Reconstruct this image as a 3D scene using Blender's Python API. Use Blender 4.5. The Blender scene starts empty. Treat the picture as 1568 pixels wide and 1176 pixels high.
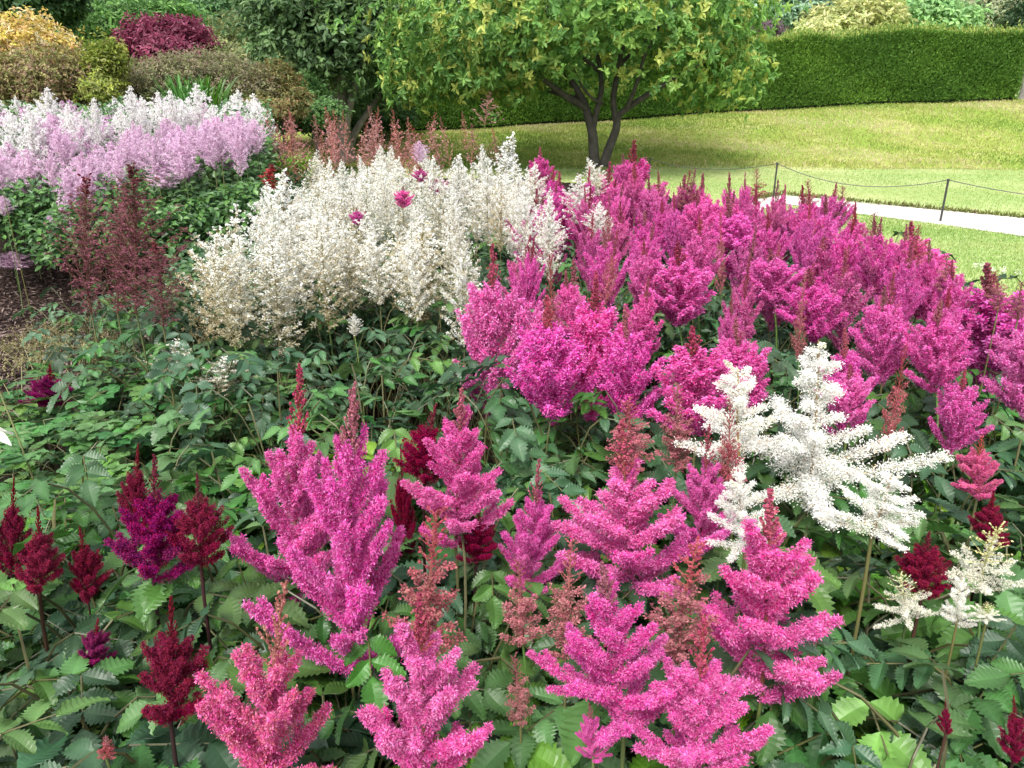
import bpy, math, random
import numpy as np
from mathutils import Vector, Matrix
R = math.radians
S = bpy.context.scene
COL = S.collection
random.seed(7)
rng = np.random.default_rng(11)

# ------------------------------------------------------------------ camera, sky, sun, exposure
FPX, CAMZ, PITCH = 1207.0, 1.5, R(21.2)
cam_d = bpy.data.cameras.new('camera'); cam = bpy.data.objects.new('camera', cam_d); COL.objects.link(cam)
cam.location = (0, 0, CAMZ); cam.rotation_euler = (R(90) - PITCH, 0, 0)
cam_d.sensor_width = 36; cam_d.lens = 36 * FPX / 1568; cam_d.clip_start = 0.05; cam_d.clip_end = 3000
S.camera = cam
SUN_EL, SUN_AZ = R(54), R(198)
w = bpy.data.worlds.new('World'); S.world = w; w.use_nodes = True
nt = w.node_tree; bg = nt.nodes['Background']
sky = nt.nodes.new('ShaderNodeTexSky'); sky.sky_type = 'NISHITA'; sky.sun_disc = False
sky.sun_elevation = SUN_EL; sky.sun_rotation = SUN_AZ; sky.air_density = 1.6; sky.dust_density = 4.0
hs = nt.nodes.new('ShaderNodeHueSaturation'); hs.inputs['Saturation'].default_value = 0.3
nt.links.new(sky.outputs[0], hs.inputs['Color']); nt.links.new(hs.outputs[0], bg.inputs[0])
bg.inputs[1].default_value = 0.15
sun_d = bpy.data.lights.new('sun', 'SUN'); sun = bpy.data.objects.new('sun', sun_d); COL.objects.link(sun)
sun_d.energy = 1.8; sun_d.angle = R(14); sun_d.color = (1, .97, .92)
sd = Vector((math.sin(SUN_AZ) * math.cos(SUN_EL), math.cos(SUN_AZ) * math.cos(SUN_EL), math.sin(SUN_EL)))
sun.rotation_euler = sd.to_track_quat('Z', 'Y').to_euler()
S.view_settings.view_transform = 'Standard'; S.view_settings.look = 'None'
S.view_settings.exposure = 1.0; S.view_settings.gamma = 1
S.render.engine = 'CYCLES'
S.cycles.max_bounces = 6; S.cycles.transparent_max_bounces = 4; S.cycles.transmission_bounces = 4

# ------------------------------------------------------------------ helpers
CP, SP = math.cos(PITCH), math.sin(PITCH)
def ray(px, py):
    u = (px - 784) / FPX; v = (588 - py) / FPX
    return Vector((u, CP + v * SP, -SP + v * CP))
def at_z(px, py, z):
    d = ray(px, py); t = (z - CAMZ) / d.z
    return Vector((0, 0, CAMZ)) + d * t
def at_y(px, py, Y):
    d = ray(px, py); return Vector((0, 0, CAMZ)) + d * (Y / d.y)
def proj(p):
    q = Vector(p) - Vector((0, 0, CAMZ)); f = q.y * CP - q.z * SP
    return (784 + FPX * q.x / f, 588 - FPX * (q.z * CP + q.y * SP) / f)
def smooth(a, b, x):
    t = min(1, max(0, (x - a) / (b - a))); return t * t * (3 - 2 * t)
def ground_z(x, y):
    tb = min(1, max(0, (y - 0.03 * x - 14.3) / 4.7)); bank = (.45 * tb ** .5 + .55 * smooth(0, 1, tb)) * (0.28 + 0.72 * smooth(-5, 12, x)) * smooth(-9, -2.5, x)
    mound = 0.45 * smooth(4.9, 8.0, y + 0.25 * (x + 3)) * (1 - smooth(-2.2, -1.0, x)) * (1 - smooth(9, 12, y))
    return bank + mound + 0.012 * math.sin(x * 1.7 + y) 
def srgb(r, g, b):
    return tuple(((c / 255) / 12.92 if c / 255 <= .04045 else (((c / 255) + .055) / 1.055) ** 2.4) for c in (r, g, b))

def unit(a):
    return a / np.maximum(1e-9, np.linalg.norm(a, axis=-1, keepdims=True))
class MB:
    """collects quads with a colour per vertex"""
    def __init__(s): s.V = []; s.Q = []; s.C = []; s.n = 0
    def add(s, V, Q, C):
        V = np.asarray(V, dtype=float).reshape(-1, 3); C = np.asarray(C, dtype=float)
        if C.ndim == 1: C = np.tile(C, (len(V), 1))
        s.V.append(V); s.Q.append(np.asarray(Q, dtype=int).reshape(-1, 4) + s.n); s.C.append(C); s.n += len(V)
    def mesh(s, name, mat, smooth_=False):
        me = bpy.data.meshes.new(name)
        if s.n:
            V = np.concatenate(s.V); Q = np.concatenate(s.Q); C = np.concatenate(s.C)
            me.vertices.add(len(V)); me.vertices.foreach_set('co', V.astype(np.float32).ravel())
            me.loops.add(Q.size); me.loops.foreach_set('vertex_index', Q.astype(np.int32).ravel())
            me.polygons.add(len(Q)); me.polygons.foreach_set('loop_start', np.arange(0, Q.size, 4, dtype=np.int32))
            me.polygons.foreach_set('use_smooth', np.full(len(Q), smooth_))
            me.update(calc_edges=True)
            ca = me.color_attributes.new('tint', 'FLOAT_COLOR', 'POINT')
            ca.data.foreach_set('color', np.concatenate([C, np.ones((len(C), 1))], 1).astype(np.float32).ravel())
        me.materials.append(mat)
        return me
def kites(mb, P, D, ln, wd, c0, c1, r=rng, wide=.5, lift=0.):
    """leaf / petal shaped quads: P base points, D unit directions"""
    n = len(P)
    if n == 0: return
    ln = np.broadcast_to(ln, (n,))[:, None]; wd = np.broadcast_to(wd, (n,))[:, None]
    Sd = unit(np.cross(D, r.normal(size=(n, 3))))
    N = np.cross(D, Sd) * lift * ln
    V = np.stack([P, P + D * ln * wide + Sd * wd / 2 + N, P + D * ln, P + D * ln * wide - Sd * wd / 2 + N], 1)
    c0 = np.broadcast_to(c0, (n, 3)); c1 = np.broadcast_to(c1, (n, 3)); cm = (c0 + c1) / 2
    C = np.stack([c0, cm, c1, cm], 1)
    mb.add(V.reshape(-1, 3), np.arange(4 * n), C.reshape(-1, 3))
def flat_kites(mb, P, D, N, ln, wd, c, wide=.45, droop=0.15):
    """leaves with a given surface normal N; two quads folded along the midrib"""
    n = len(P)
    if n == 0: return
    ln = np.broadcast_to(ln, (n,))[:, None]; wd = np.broadcast_to(wd, (n,))[:, None]
    Sd = unit(np.cross(D, N)); N = unit(np.cross(Sd, D)); c = np.broadcast_to(c, (n, 3))
    m = P + D * ln * wide - N * 0.0
    tip = P + D * ln - N * ln * droop
    a = m + Sd * wd / 2 + N * wd * .18; b = m - Sd * wd / 2 + N * wd * .18
    a2 = P + D * ln * .78 + Sd * wd * .33 - N * ln * droop * .5 + N * wd * .1; b2 = P + D * ln * .78 - Sd * wd * .33 - N * ln * droop * .5 + N * wd * .1
    m2 = P + D * ln * .78 - N * ln * droop * .6
    V = np.stack([P, a, a2, tip, b2, b, m, m2], 1).reshape(-1, 3)
    q = np.array([[0, 1, 6, 6], [0, 6, 5, 5]])
    Q = np.array([[0, 1, 2, 7], [0, 7, 4, 5], [7, 2, 3, 4]])
    Q = (Q[None] + (np.arange(n) * 8)[:, None, None]).reshape(-1, 4)
    mb.add(V, Q, np.repeat(c, 8, 0))
def tube(mb, pts, rad, c, k=6):
    pts = np.asarray(pts, float); n = len(pts); rad = np.broadcast_to(rad, (n,))
    T = unit(np.gradient(pts, axis=0)); ref = np.array([.31, .17, .93]) if abs(T[0, 2]) < .9 else np.array([1, .1, .05])
    A = unit(np.cross(T, ref)); B = np.cross(T, A)
    th = np.arange(k) / k * 2 * math.pi
    V = pts[:, None] + rad[:, None, None] * (np.cos(th)[None, :, None] * A[:, None] + np.sin(th)[None, :, None] * B[:, None])
    i = np.arange(n - 1)[:, None]; j = np.arange(k)[None]
    Q = np.stack([i * k + j, i * k + (j + 1) % k, (i + 1) * k + (j + 1) % k, (i + 1) * k + j], -1).reshape(-1, 4)
    mb.add(V.reshape(-1, 3), Q, c)
def bez(a, b, c, d, n=10):
    t = np.linspace(0, 1, n)[:, None]; a, b, c, d = [np.asarray(q, float) for q in (a, b, c, d)]
    return (1 - t) ** 3 * a + 3 * (1 - t) ** 2 * t * b + 3 * (1 - t) * t * t * c + t ** 3 * d

# ------------------------------------------------------------------ materials
def mat_tint(name, rough=.7, transl=.25, hue=.02, val=.25, sat=.1, spec=.3, bump=0., noise=0., nscale=30, coat=0.):
    """vertex tint x per-object variation, diffuse + gloss + light passing through"""
    m = bpy.data.materials.new(name); m.use_nodes = True; t = m.node_tree; N = t.nodes; L = t.links
    b = N['Principled BSDF']; out = N['Material Output']
    at = N.new('ShaderNodeAttribute'); at.attribute_name = 'tint'
    oi = N.new('ShaderNodeObjectInfo'); h = N.new('ShaderNodeHueSaturation')
    def rnd(k, lo, hi):
        a = N.new('ShaderNodeMath'); a.operation = 'MULTIPLY'; a.inputs[1].default_value = k
        f = N.new('ShaderNodeMath'); f.operation = 'FRACT'; mr = N.new('ShaderNodeMapRange')
        mr.inputs[3].default_value = lo; mr.inputs[4].default_value = hi
        L.new(oi.outputs['Random'], a.inputs[0]); L.new(a.outputs[0], f.inputs[0]); L.new(f.outputs[0], mr.inputs[0]); return mr.outputs[0]
    L.new(rnd(7.3, .5 - hue, .5 + hue), h.inputs['Hue']); L.new(rnd(13.7, 1 - val, 1 + val), h.inputs['Value'])
    L.new(rnd(23.1, 1 - sat, 1 + sat), h.inputs['Saturation']); L.new(at.outputs['Color'], h.inputs['Color'])
    colour = h.outputs[0]
    if noise:
        tc = N.new('ShaderNodeTexCoord'); nz = N.new('ShaderNodeTexNoise'); nz.inputs['Scale'].default_value = nscale; nz.inputs['Detail'].default_value = 5
        L.new(tc.outputs['Object'], nz.inputs[0]); mr = N.new('ShaderNodeMapRange'); mr.inputs[1].default_value = .3; mr.inputs[2].default_value = .7
        mr.inputs[3].default_value = 1 - noise; mr.inputs[4].default_value = 1 + noise; L.new(nz.outputs[0], mr.inputs[0])
        h2 = N.new('ShaderNodeHueSaturation'); L.new(mr.outputs[0], h2.inputs['Value']); L.new(colour, h2.inputs['Color']); colour = h2.outputs[0]
        if bump:
            bp = N.new('ShaderNodeBump'); bp.inputs['Strength'].default_value = bump; bp.inputs['Distance'].default_value = .01
            L.new(nz.outputs[0], bp.inputs['Height']); L.new(bp.outputs[0], b.inputs['Normal'])
    L.new(colour, b.inputs['Base Color']); b.inputs['Roughness'].default_value = rough
    b.inputs['Specular IOR Level'].default_value = spec
    if transl:
        tr = N.new('ShaderNodeBsdfTranslucent'); L.new(colour, tr.inputs[0]); mx = N.new('ShaderNodeMixShader'); mx.inputs[0].default_value = transl
        L.new(b.outputs[0], mx.inputs[1]); L.new(tr.outputs[0], mx.inputs[2]); L.new(mx.outputs[0], out.inputs['Surface'])
    return m
M = {}
M['petal'] = mat_tint('petal', .8, .3, .004, .09, .04, .15)
M['white_petal'] = mat_tint('white_petal', .85, .3, .01, .06, .2, .1)
M['bud'] = mat_tint('bud', .7, .15, .006, .2, .15, .2)
M['stem'] = mat_tint('stem', .55, 0, .02, .2, .1, .35)
M['leaf'] = mat_tint('leaf', .42, .30, .022, .38, .12, .5, noise=.16, nscale=22)
M['small_leaf'] = mat_tint('small_leaf', .42, .28, .02, .25, .12, .5)
M['tree_leaf'] = mat_tint('tree_leaf', .5, .42, .01, .1, .05, .4)
M['bark'] = mat_tint('bark', .9, 0, .01, .1, .1, .2, bump=.8, noise=.35, nscale=9)
M['hedge'] = mat_tint('hedge', .6, .2, 0, 0, 0, .3)
M['metal'] = mat_tint('metal', .5, 0, 0, .1, 0, .4)
def mat_ground(name, stops, scale, rough=.95, bump=.6, dist=.02, scale2=None, mixc=None, thr=(.45, .6)):
    m = bpy.data.materials.new(name); m.use_nodes = True; t = m.node_tree; N = t.nodes; L = t.links; b = N['Principled BSDF']
    tc = N.new('ShaderNodeTexCoord'); nz = N.new('ShaderNodeTexNoise'); nz.inputs['Scale'].default_value = scale; nz.inputs['Detail'].default_value = 9; nz.inputs['Roughness'].default_value = .7
    L.new(tc.outputs['Object'], nz.inputs[0]); cr = N.new('ShaderNodeValToRGB'); L.new(nz.outputs[0], cr.inputs[0])
    e = cr.color_ramp.elements; e[0].position = stops[0][0]; e[0].color = (*stops[0][1], 1); e[1].position = stops[-1][0]; e[1].color = (*stops[-1][1], 1)
    for p, c in stops[1:-1]:
        q = e.new(p); q.color = (*c, 1)
    col = cr.outputs[0]
    if scale2:
        n2 = N.new('ShaderNodeTexNoise'); n2.inputs['Scale'].default_value = scale2; n2.inputs['Detail'].default_value = 5; L.new(tc.outputs['Object'], n2.inputs[0])
        mr = N.new('ShaderNodeMapRange'); mr.inputs[1].default_value = thr[0]; mr.inputs[2].default_value = thr[1]; L.new(n2.outputs[0], mr.inputs[0])
        mx = N.new('ShaderNodeMix'); mx.data_type = 'RGBA'; mx.blend_type = 'MIX'; L.new(mr.outputs[0], mx.inputs[0]); L.new(col, mx.inputs[6]); mx.inputs[7].default_value = (*mixc, 1); col = mx.outputs[2]
    L.new(col, b.inputs['Base Color']); b.inputs['Roughness'].default_value = rough; b.inputs['Specular IOR Level'].default_value = .1
    n3 = N.new('ShaderNodeTexNoise'); n3.inputs['Scale'].default_value = scale * 3; n3.inputs['Detail'].default_value = 8; L.new(tc.outputs['Object'], n3.inputs[0])
    bp = N.new('ShaderNodeBump'); bp.inputs['Strength'].default_value = bump; bp.inputs['Distance'].default_value = dist; L.new(n3.outputs[0], bp.inputs['Height']); L.new(bp.outputs[0], b.inputs['Normal'])
    return m
M['lawn'] = mat_ground('lawn', [(.25, (.20, .30, .08)), (.5, (.28, .37, .13)), (.75, (.40, .44, .21))], 9, scale2=.5, mixc=(.38, .43, .19))
M['bank'] = mat_ground('bank', [(.3, (.16, .23, .04)), (.5, (.26, .31, .07)), (.7, (.44, .41, .2))], 3, scale2=.6, mixc=(.2, .29, .05), dist=.06)
M['soil'] = mat_ground('soil', [(.25, (.012, .008, .007)), (.5, (.035, .022, .018)), (.75, (.085, .06, .05))], 24, dist=.05, bump=1)
M['gravel'] = mat_ground('gravel', [(.25, (.34, .30, .27)), (.48, (.58, .54, .50)), (.75, (.80, .77, .73))], 45, scale2=1.6, mixc=(.50, .45, .40), thr=(.5, .75))

# ------------------------------------------------------------------ scene-object helpers
PENDING = []      # things that still need a label: (object, noun phrase, anchor point)
ANCHORS = []      # (pixel x, pixel y, phrase)
def add(name, me, parent=None, loc=None):
    o = bpy.data.objects.new(name, me); COL.objects.link(o)
    if parent: o.parent = parent
    if loc is not None: o.location = loc
    return o
def empty(name, loc, cat, label=None, group=None, rz=0):
    o = bpy.data.objects.new(name, None); COL.objects.link(o); o.location = loc; o.rotation_euler = (0, 0, rz)
    o.empty_display_size = .1; tag(o, cat, label, group); return o
def tag(o, cat, label=None, group=None):
    o['category'] = cat
    if label: o['label'] = label
    if group: o['group'] = group
def kind(o, k): o['kind'] = k; return o

# ------------------------------------------------------------------ ground
def sheet(name, x0, x1, y0, y1, dx, dy, mat, dz=0., test=None, noise=0.):
    xs = np.arange(x0, x1 + dx / 2, dx); ys = np.arange(y0, y1 + dy / 2, dy); mb = MB()
    V = np.array([[x, y, ground_z(x, y) + dz + noise * rng.normal()] for y in ys for x in xs]); nx = len(xs)
    Q = [[j * nx + i, j * nx + i + 1, (j + 1) * nx + i + 1, (j + 1) * nx + i] for j in range(len(ys) - 1) for i in range(nx - 1)
         if test is None or test((xs[i] + xs[i + 1]) / 2, (ys[j] + ys[j + 1]) / 2)]
    mb.add(V, Q, (1, 1, 1)); return kind(add(name, mb.mesh(name, mat, True)), 'structure')
def lawn_sheet():
    ys = np.concatenate([np.arange(-4, 30, .5), [32, 40, 60, 100, 200, 500, 1500]])
    xs = np.concatenate([[-1500, -400, -120, -50], np.arange(-30, 30.1, .8), [50, 120, 400, 1500]])
    nx = len(xs); V = np.array([[x, y, ground_z(x, y) - (.2 if all(in_bed(x + a, y + b) and -12 < x + a and y + b > -1 for a in (-.8, 0, .8) for b in (-.5, 0, .5)) else 0)] for y in ys for x in xs])
    Q = [[j * nx + i, j * nx + i + 1, (j + 1) * nx + i + 1, (j + 1) * nx + i] for j in range(len(ys) - 1) for i in range(nx - 1)]
    mb = MB(); mb.add(V, Q, (1, 1, 1)); kind(add('lawn', mb.mesh('lawn', M['lawn'], True)), 'structure')
sheet('grass_bank', -6, 26, 14.4, 24, .4, .25, M['bank'], .006)
# bed outline on the lawn (world metres), soil lies inside
BED_R = [at_z(p, q, 0) for p, q in ((1700, 640), (1568, 500), (1440, 430), (1300, 380), (1150, 330), (1000, 300), (860, 280), (700, 262), (600, 255))]
def bed_x(y):          # right-hand limit of the bed at depth y
    pts = [(v.y, v.x) for v in BED_R]; pts.sort()
    return float(np.interp(y, [p[0] for p in pts], [p[1] for p in pts]))
def in_bed(x, y): return (y < BED_R[-1].y and x < bed_x(y)) or x < -1.6 - .28 * max(0, y - 9) and y < 13
lawn_sheet()
sheet('flower_bed_soil', -12, 4.4, -1, 13, .1, .1, M['soil'], .008, in_bed, .004)
# path: pale gravel strip, with the turf edge above it
pa = [at_z(p, q, 0) for p, q in ((1120, 330), (1150, 306), (1200, 298), (1300, 308), (1440, 322), (1568, 335), (1800, 358))]
pb = [at_z(p, q, 0) for p, q in ((1150, 335), (1175, 318), (1200, 312), (1300, 325), (1440, 343), (1568, 361), (1800, 394))]
# carry on beyond the frame to the left behind the flowers
pa = pa + [pa[-1] + Vector((4, -1.5, 0))]; pb = pb + [pb[-1] + Vector((4, -1.5, 0))]
mb = MB(); n = len(pa)
mb.add([(v.x, v.y, ground_z(v.x, v.y) + .006) for v in pa + pb], [[n + i, n + i + 1, i + 1, i] for i in range(n - 1)], (1, 1, 1))
kind(add('gravel_path', mb.mesh('gravel_path', M['gravel'])), 'structure')
mb = MB()                                     # trimmed turf edge: a low rough step of earth and grass
for i in range(n - 1):
    a, b = pa[i], pa[i + 1]; k = max(2, int((b - a).length / .03))
    for j in range(k):
        p = a.lerp(b, j / k)
        P = np.array([[p.x, p.y + .02, 0.0]]) + rng.normal(size=(7, 3)) * [.02, .03, .004]
        D = unit(np.array([[0, -.35, .8]]) + rng.normal(size=(7, 3)) * .45)
        kites(mb, P, D, rng.uniform(.04, .085, 7), .018, (.05, .05, .015), (.20, .24, .05) if rng.random() < .75 else (.25, .2, .1))
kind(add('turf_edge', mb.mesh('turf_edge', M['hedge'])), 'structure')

# grass blades
def patch(x, y):
    return .5 + .5 * (np.sin(x * .9 + 1.7 * np.sin(y * .8)) * np.cos(y * 1.3 + x * .37) + .6 * np.sin(x * 2.7 + y * 3.1) * np.sin(y * 2.2 - x)) / 1.3
def grass(name, n, sampler, ln, wd, cols, mat=M['hedge']):
    mb = MB(); P = np.array([sampler() for _ in range(n)]); D = unit(np.array([[0, 0, 1.]]) + rng.normal(size=(n, 3)) * .45)
    k = len(cols); c = np.array(cols)[np.clip((patch(P[:, 0], P[:, 1]) * k + rng.normal(size=n) * .9).astype(int), 0, k - 1)] * rng.uniform(.8, 1.2, (n, 1))
    kites(mb, P, D, rng.uniform(.5, 1.2, n) * ln * (1 + 1.2 * np.exp(-((P[:, 1] - .03 * P[:, 0] - 14.35) / .12) ** 2)), wd, c * .85, c)
    return kind(add(name, mb.mesh(name, mat)), 'stuff')
def s_bank():
    x = rng.uniform(-5, 17); y = rng.uniform(14.2, 19.6); return (x, y, ground_z(x, y))
g = grass('bank_grass', 110000, s_bank, .055, .014, [(.15, .25, .04), (.20, .29, .05), (.28, .33, .07), (.36, .37, .11), (.48, .43, .2), (.52, .46, .26)])
tag(g, 'grass', 'rough dry yellow-green grass covering the bank below the hedge')
def on_path(x, y):
    a = float(np.interp(x, [v.x for v in pa], [v.y for v in pa])); b = float(np.interp(x, [v.x for v in pb], [v.y for v in pb])); return min(a, b) - .02 < y < max(a, b) + .06 and x > pa[0].x
def s_lawn():
    while True:
        far = random.random() < .45
        y = random.uniform(8, 14.5) if far else 3.5 + rng.random() ** 1.3 * 6; x = rng.uniform(-2, 11) if far else rng.uniform(1.2, 6.5)
        if not in_bed(x, y) and not on_path(x, y): return (x, y, ground_z(x, y))
g = grass('lawn_grass', 110000, s_lawn, .028, .007, [(.20, .33, .07), (.28, .39, .11), (.34, .42, .13), (.42, .45, .19)])
tag(g, 'grass', 'short mown lawn grass beside the pink astilbe bed')

# ------------------------------------------------------------------ flowers: plume builder
def plume(seed, L, Rw, nb, prof, ang, curve, fluff, petals, plen, pwid, colsA, colsB, rach, split=.62, budsize=.004, gap=0., stam=None, age=None, axis_r=.0022, finger=0., rough_=.18, arms=0, sec=0):
    """a branching flower head. prof(t): branch length share, ang(t): angle from the axis, petals per metre of branch.
    returns (builder of the open plume, builder of the bud spike)"""
    r = np.random.default_rng(seed); A = MB(); B = MB(); ARM = []; zz = np.linspace(0, L, 12)
    bend = r.normal(size=2) * .03 * L
    ax = lambda z: np.array([bend[0] * (z / L) ** 2, bend[1] * (z / L) ** 2, z])
    zs = [z for z in zz if z <= L * split] + [L * split]
    tube(A, [ax(z) for z in zs], np.linspace(axis_r, axis_r * .7, len(zs)), rach, 5)
    tube(B, [ax(z) for z in np.linspace(L * split, L, 6)], np.linspace(axis_r * .7, axis_r * .3, 6), rach, 5)
    tips = 26 if finger and split < .9 else 0; no = int(nb * split) if tips else nb
    for i in range(no + tips):
        t = (i + r.uniform(-.3, .3)) / nb if i < no else split + (1 - split) * (i - no + .5) / tips; t = min(max(t, 0), 1)
        base = ax(L * t * .985); az = i * 2.39996 + r.normal() * .25
        ln = Rw * prof(t) * r.uniform(.78, 1.15); a = ang(t) + r.normal() * .08
        rad = np.array([math.cos(az), math.sin(az), 0.])
        s = np.linspace(0, 1, 8); aa = a - curve * s
        dl = np.stack([np.sin(aa)[:, None] * rad + np.cos(aa)[:, None] * np.array([0, 0, 1.])], 0)[0] * (ln / 7)
        pts = base + np.concatenate([[np.zeros(3)], np.cumsum(dl[:-1], 0)])
        open_ = t < split if not tips else i < no
        if tips and not open_: ln = Rw * r.uniform(.8, 1.15) * (.20 * (1 - (t - split) / (1 - split)) + .035); a = R(50) + r.normal() * .1
        mb = A if open_ else B
        if open_ and len(ARM) < arms and ln > Rw * .35: mb = MB(); ARM.append(mb)
        if finger and open_:
            cA = np.array(colsA); sg = np.linspace(0, 1, 9)
            fsc = (.55 + .45 * min(1, ln / (Rw * .75))) * r.uniform(.85, 1.15)
            jobs = [(pts, dl, ln, fsc)]
            if sec and ln > Rw * .4:
                for q in range(sec):
                    f0 = .22 + .55 * (q + r.uniform(0, .8)) / sec; p0 = np.array([np.interp(f0, s, pts[:, k]) for k in range(3)]); d0 = unit(np.array([np.interp(f0, s, dl[:, k]) for k in range(3)]))
                    sd_ = unit(np.cross(d0, [0, 0, 1.])) * (1 if q % 2 else -1); d1 = unit(d0 + sd_ * r.uniform(.5, .85) + [0, 0, r.uniform(-.05, .4)]); l2 = ln * (1 - f0) * r.uniform(.4, .7)
                    p2 = p0 + np.outer(s, d1) * l2 + np.outer(s ** 2, [0, 0, .18]) * l2; jobs.append((p2, np.gradient(p2, axis=0), l2, fsc * .8)); tube(mb, p2[::3], .0007, rach, 3)
            for pts, dl, ln, fsc in jobs:
                fr_ = lambda q: fluff * fsc * (1 - .62 * q ** 1.2) * np.sqrt(np.clip(1 - (np.clip(q - .92, 0, 1) / .08) ** 2, 0, 1)) * (.35 + .65 * np.clip(q / .18, 0, 1))
                cp = np.stack([np.interp(sg, s, pts[:, k]) for k in range(3)], 1)
                if finger >= 1: tube(mb, cp, np.maximum(fr_(sg) * .5, .0008), cA.mean(0) * .75, 6)
                area = 6.28 * fluff * fsc * .68 * ln; nc = int(area * finger / (plen * pwid * .3) / 5) + 6
                sk = r.uniform(0, 1.0, nc); fa = r.uniform(0, 2 * math.pi, nc)
                pk = np.stack([np.interp(sk, s, pts[:, k]) for k in range(3)], 1); tk = unit(np.stack([np.interp(sk, s, dl[:, k]) for k in range(3)], 1))
                u = unit(np.cross(tk, np.array([0.12, .2, 1.]))); v = np.cross(tk, u)
                rd = unit(np.cos(fa)[:, None] * u + np.sin(fa)[:, None] * v + tk * .3)
                cl = np.sin(sk * ln * 520 + np.floor(fa * 1.6) * 2.1)          # whorls of side clusters
                fl = fr_(sk) * (1 + rough_ * cl * .9 + rough_ * r.normal(size=nc) * .6)
                c5 = pk + rd * fl[:, None] * .85; m = 5; rr = np.repeat(rd, m, 0)
                P = np.repeat(c5, m, 0) + r.normal(size=(nc * m, 3)) * plen * .4
                D = unit(rr * .8 + r.normal(size=(nc * m, 3)) * .6)
                ci = np.repeat(cA[r.integers(0, len(cA), nc)] * r.uniform(.75, 1.15, (nc, 1)), m, 0) * r.uniform(.8, 1.15, (nc * m, 1))
                if age is not None:
                    old = np.repeat(r.random(nc) < age[0] * 1.7 * (1 - t), m); ci[old] = np.array(age[1]) * r.uniform(.7, 1.3, (old.sum(), 1))
                st_ = r.random(nc * m)[:, None] ** 2 * .8
                tip = ci * (1 - st_) + np.array(stam if stam is not None else cA[0]) * st_
                kites(mb, P, D, plen * r.uniform(.6, 1.4, len(P)), pwid * r.uniform(.6, 1.25, len(P)), ci, tip, r)
            continue
        tube(mb, pts[::2] if len(pts) > 4 else pts, np.linspace(.0012, .0005, len(pts[::2])), rach, 3)
        nbr = max(7, int(ln * petals / 3)) if (tips and not open_) else max(4, int(ln * petals / 7)); sk = r.uniform(gap, 1.0, nbr) ** .9
        if not open_: sk = r.uniform(0, 1, nbr)
        fa = r.uniform(0, 2 * math.pi, nbr)
        pk = np.stack([np.interp(sk, s, pts[:, k]) for k in range(3)], 1)
        tk = unit(np.stack([np.interp(sk, s, dl[:, k]) for k in range(3)], 1))
        u = unit(np.cross(tk, np.array([0.12, .2, 1.]))); v = np.cross(tk, u)
        rd = unit(np.cos(fa)[:, None] * u + np.sin(fa)[:, None] * v + tk * .55)
        fl = fluff * (1 - .62 * sk) * (.5 + .5 * min(1, ln / (Rw * .8))) * r.uniform(.6, 1.15, nbr)
        if open_:
            m = 7
            fr = (np.arange(m) + .6) / m
            P = (pk[:, None] + rd[:, None] * fl[:, None, None] * fr[None, :, None]).reshape(-1, 3) + r.normal(size=(nbr * m, 3)) * fluff * .10
            D = unit(np.repeat(rd, m, 0) * .7 + r.normal(size=(nbr * m, 3)) * .65)
            cA = np.array(colsA); ci = cA[r.integers(0, len(cA), nbr * m)] * r.uniform(.8, 1.12, (nbr * m, 1))
            if age is not None:          # part of the branchlets faded
                old = np.repeat(r.random(nbr) < age[0] * 1.7 * (1 - t), m); ci[old] = np.array(age[1]) * r.uniform(.7, 1.3, (old.sum(), 1))
            tip = ci * .55 + np.array(stam if stam is not None else cA[0]) * .45
            kites(mb, P, D, plen * r.uniform(.7, 1.3, len(P)), pwid * r.uniform(.7, 1.3, len(P)), ci, tip, r)
        else:
            m = 4
            fr = (np.arange(m) + .5) / m
            P = (pk[:, None] + rd[:, None] * fl[:, None, None] * (.42 if tips else .55) * fr[None, :, None]).reshape(-1, 3) + r.normal(size=(nbr * m, 3)) * fluff * .05
            cB = np.array(colsB); ci = cB[r.integers(0, len(cB), len(P))] * r.uniform(.75, 1.2, (len(P), 1))
            for q in range(2):
                D = unit(r.normal(size=P.shape)); kites(mb, P - D * budsize / 2, D, budsize, budsize * .9, ci, ci * 1.1, r)
    return A, B, ARM
PROTO = {}
def proto(kindname, count, matA, matB, **kw):
    out = []
    for i in range(count):
        k = dict(kw); sc = 1 + .08 * math.sin(i * 2.1); k['Rw'] = kw['Rw'] * sc; k['seed'] = hash_(kindname) + i * 17
        if kindname.startswith('pink'):
            f = [(1, 1, 1), (.98, .9, 1.04), (1.03, 1.12, 1.02), (.93, .88, .95), (1, 1.3, 1.1), (.98, .95, 1.1)][i % 6]; k['colsA'] = [tuple(min(.92, a * b) for a, b in zip(c, f)) for c in kw['colsA']]
        A, B, ARM = plume(**k)
        L, Wd = kw['L'], kw['Rw']
        V = np.concatenate(A.V + [v for q in ARM for v in q.V]); half = np.percentile(np.hypot(V[:, 0], V[:, 1]), 97)
        out.append((A.mesh('flower_plume', matA), B.mesh('bud_spike', matB), L, half, [q.mesh('side_branch', matA) for q in ARM]))
    PROTO[kindname] = out
def hash_(s): return sum((i + 1) * ord(c) for i, c in enumerate(s)) % 9973
P1, P2, P3, P4 = (.77, .075, .41), (.68, .035, .27), (.84, .19, .54), (.72, .06, .39)
PINKS = [P1, P1, P2, P3, P4, (.50, .03, .20), (.82, .18, .54)]
BUDS = [(.34, .08, .11), (.38, .12, .14), (.27, .06, .09), (.46, .10, .20)]
pink_prof = lambda t: (.78 + .22 * smooth(0, .12, t)) * (1 - .66 * smooth(.2, .72, t)) if t < .70 else .26 * (1 - t) / .30 + .05
RC = (.20, .08, .06)
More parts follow.
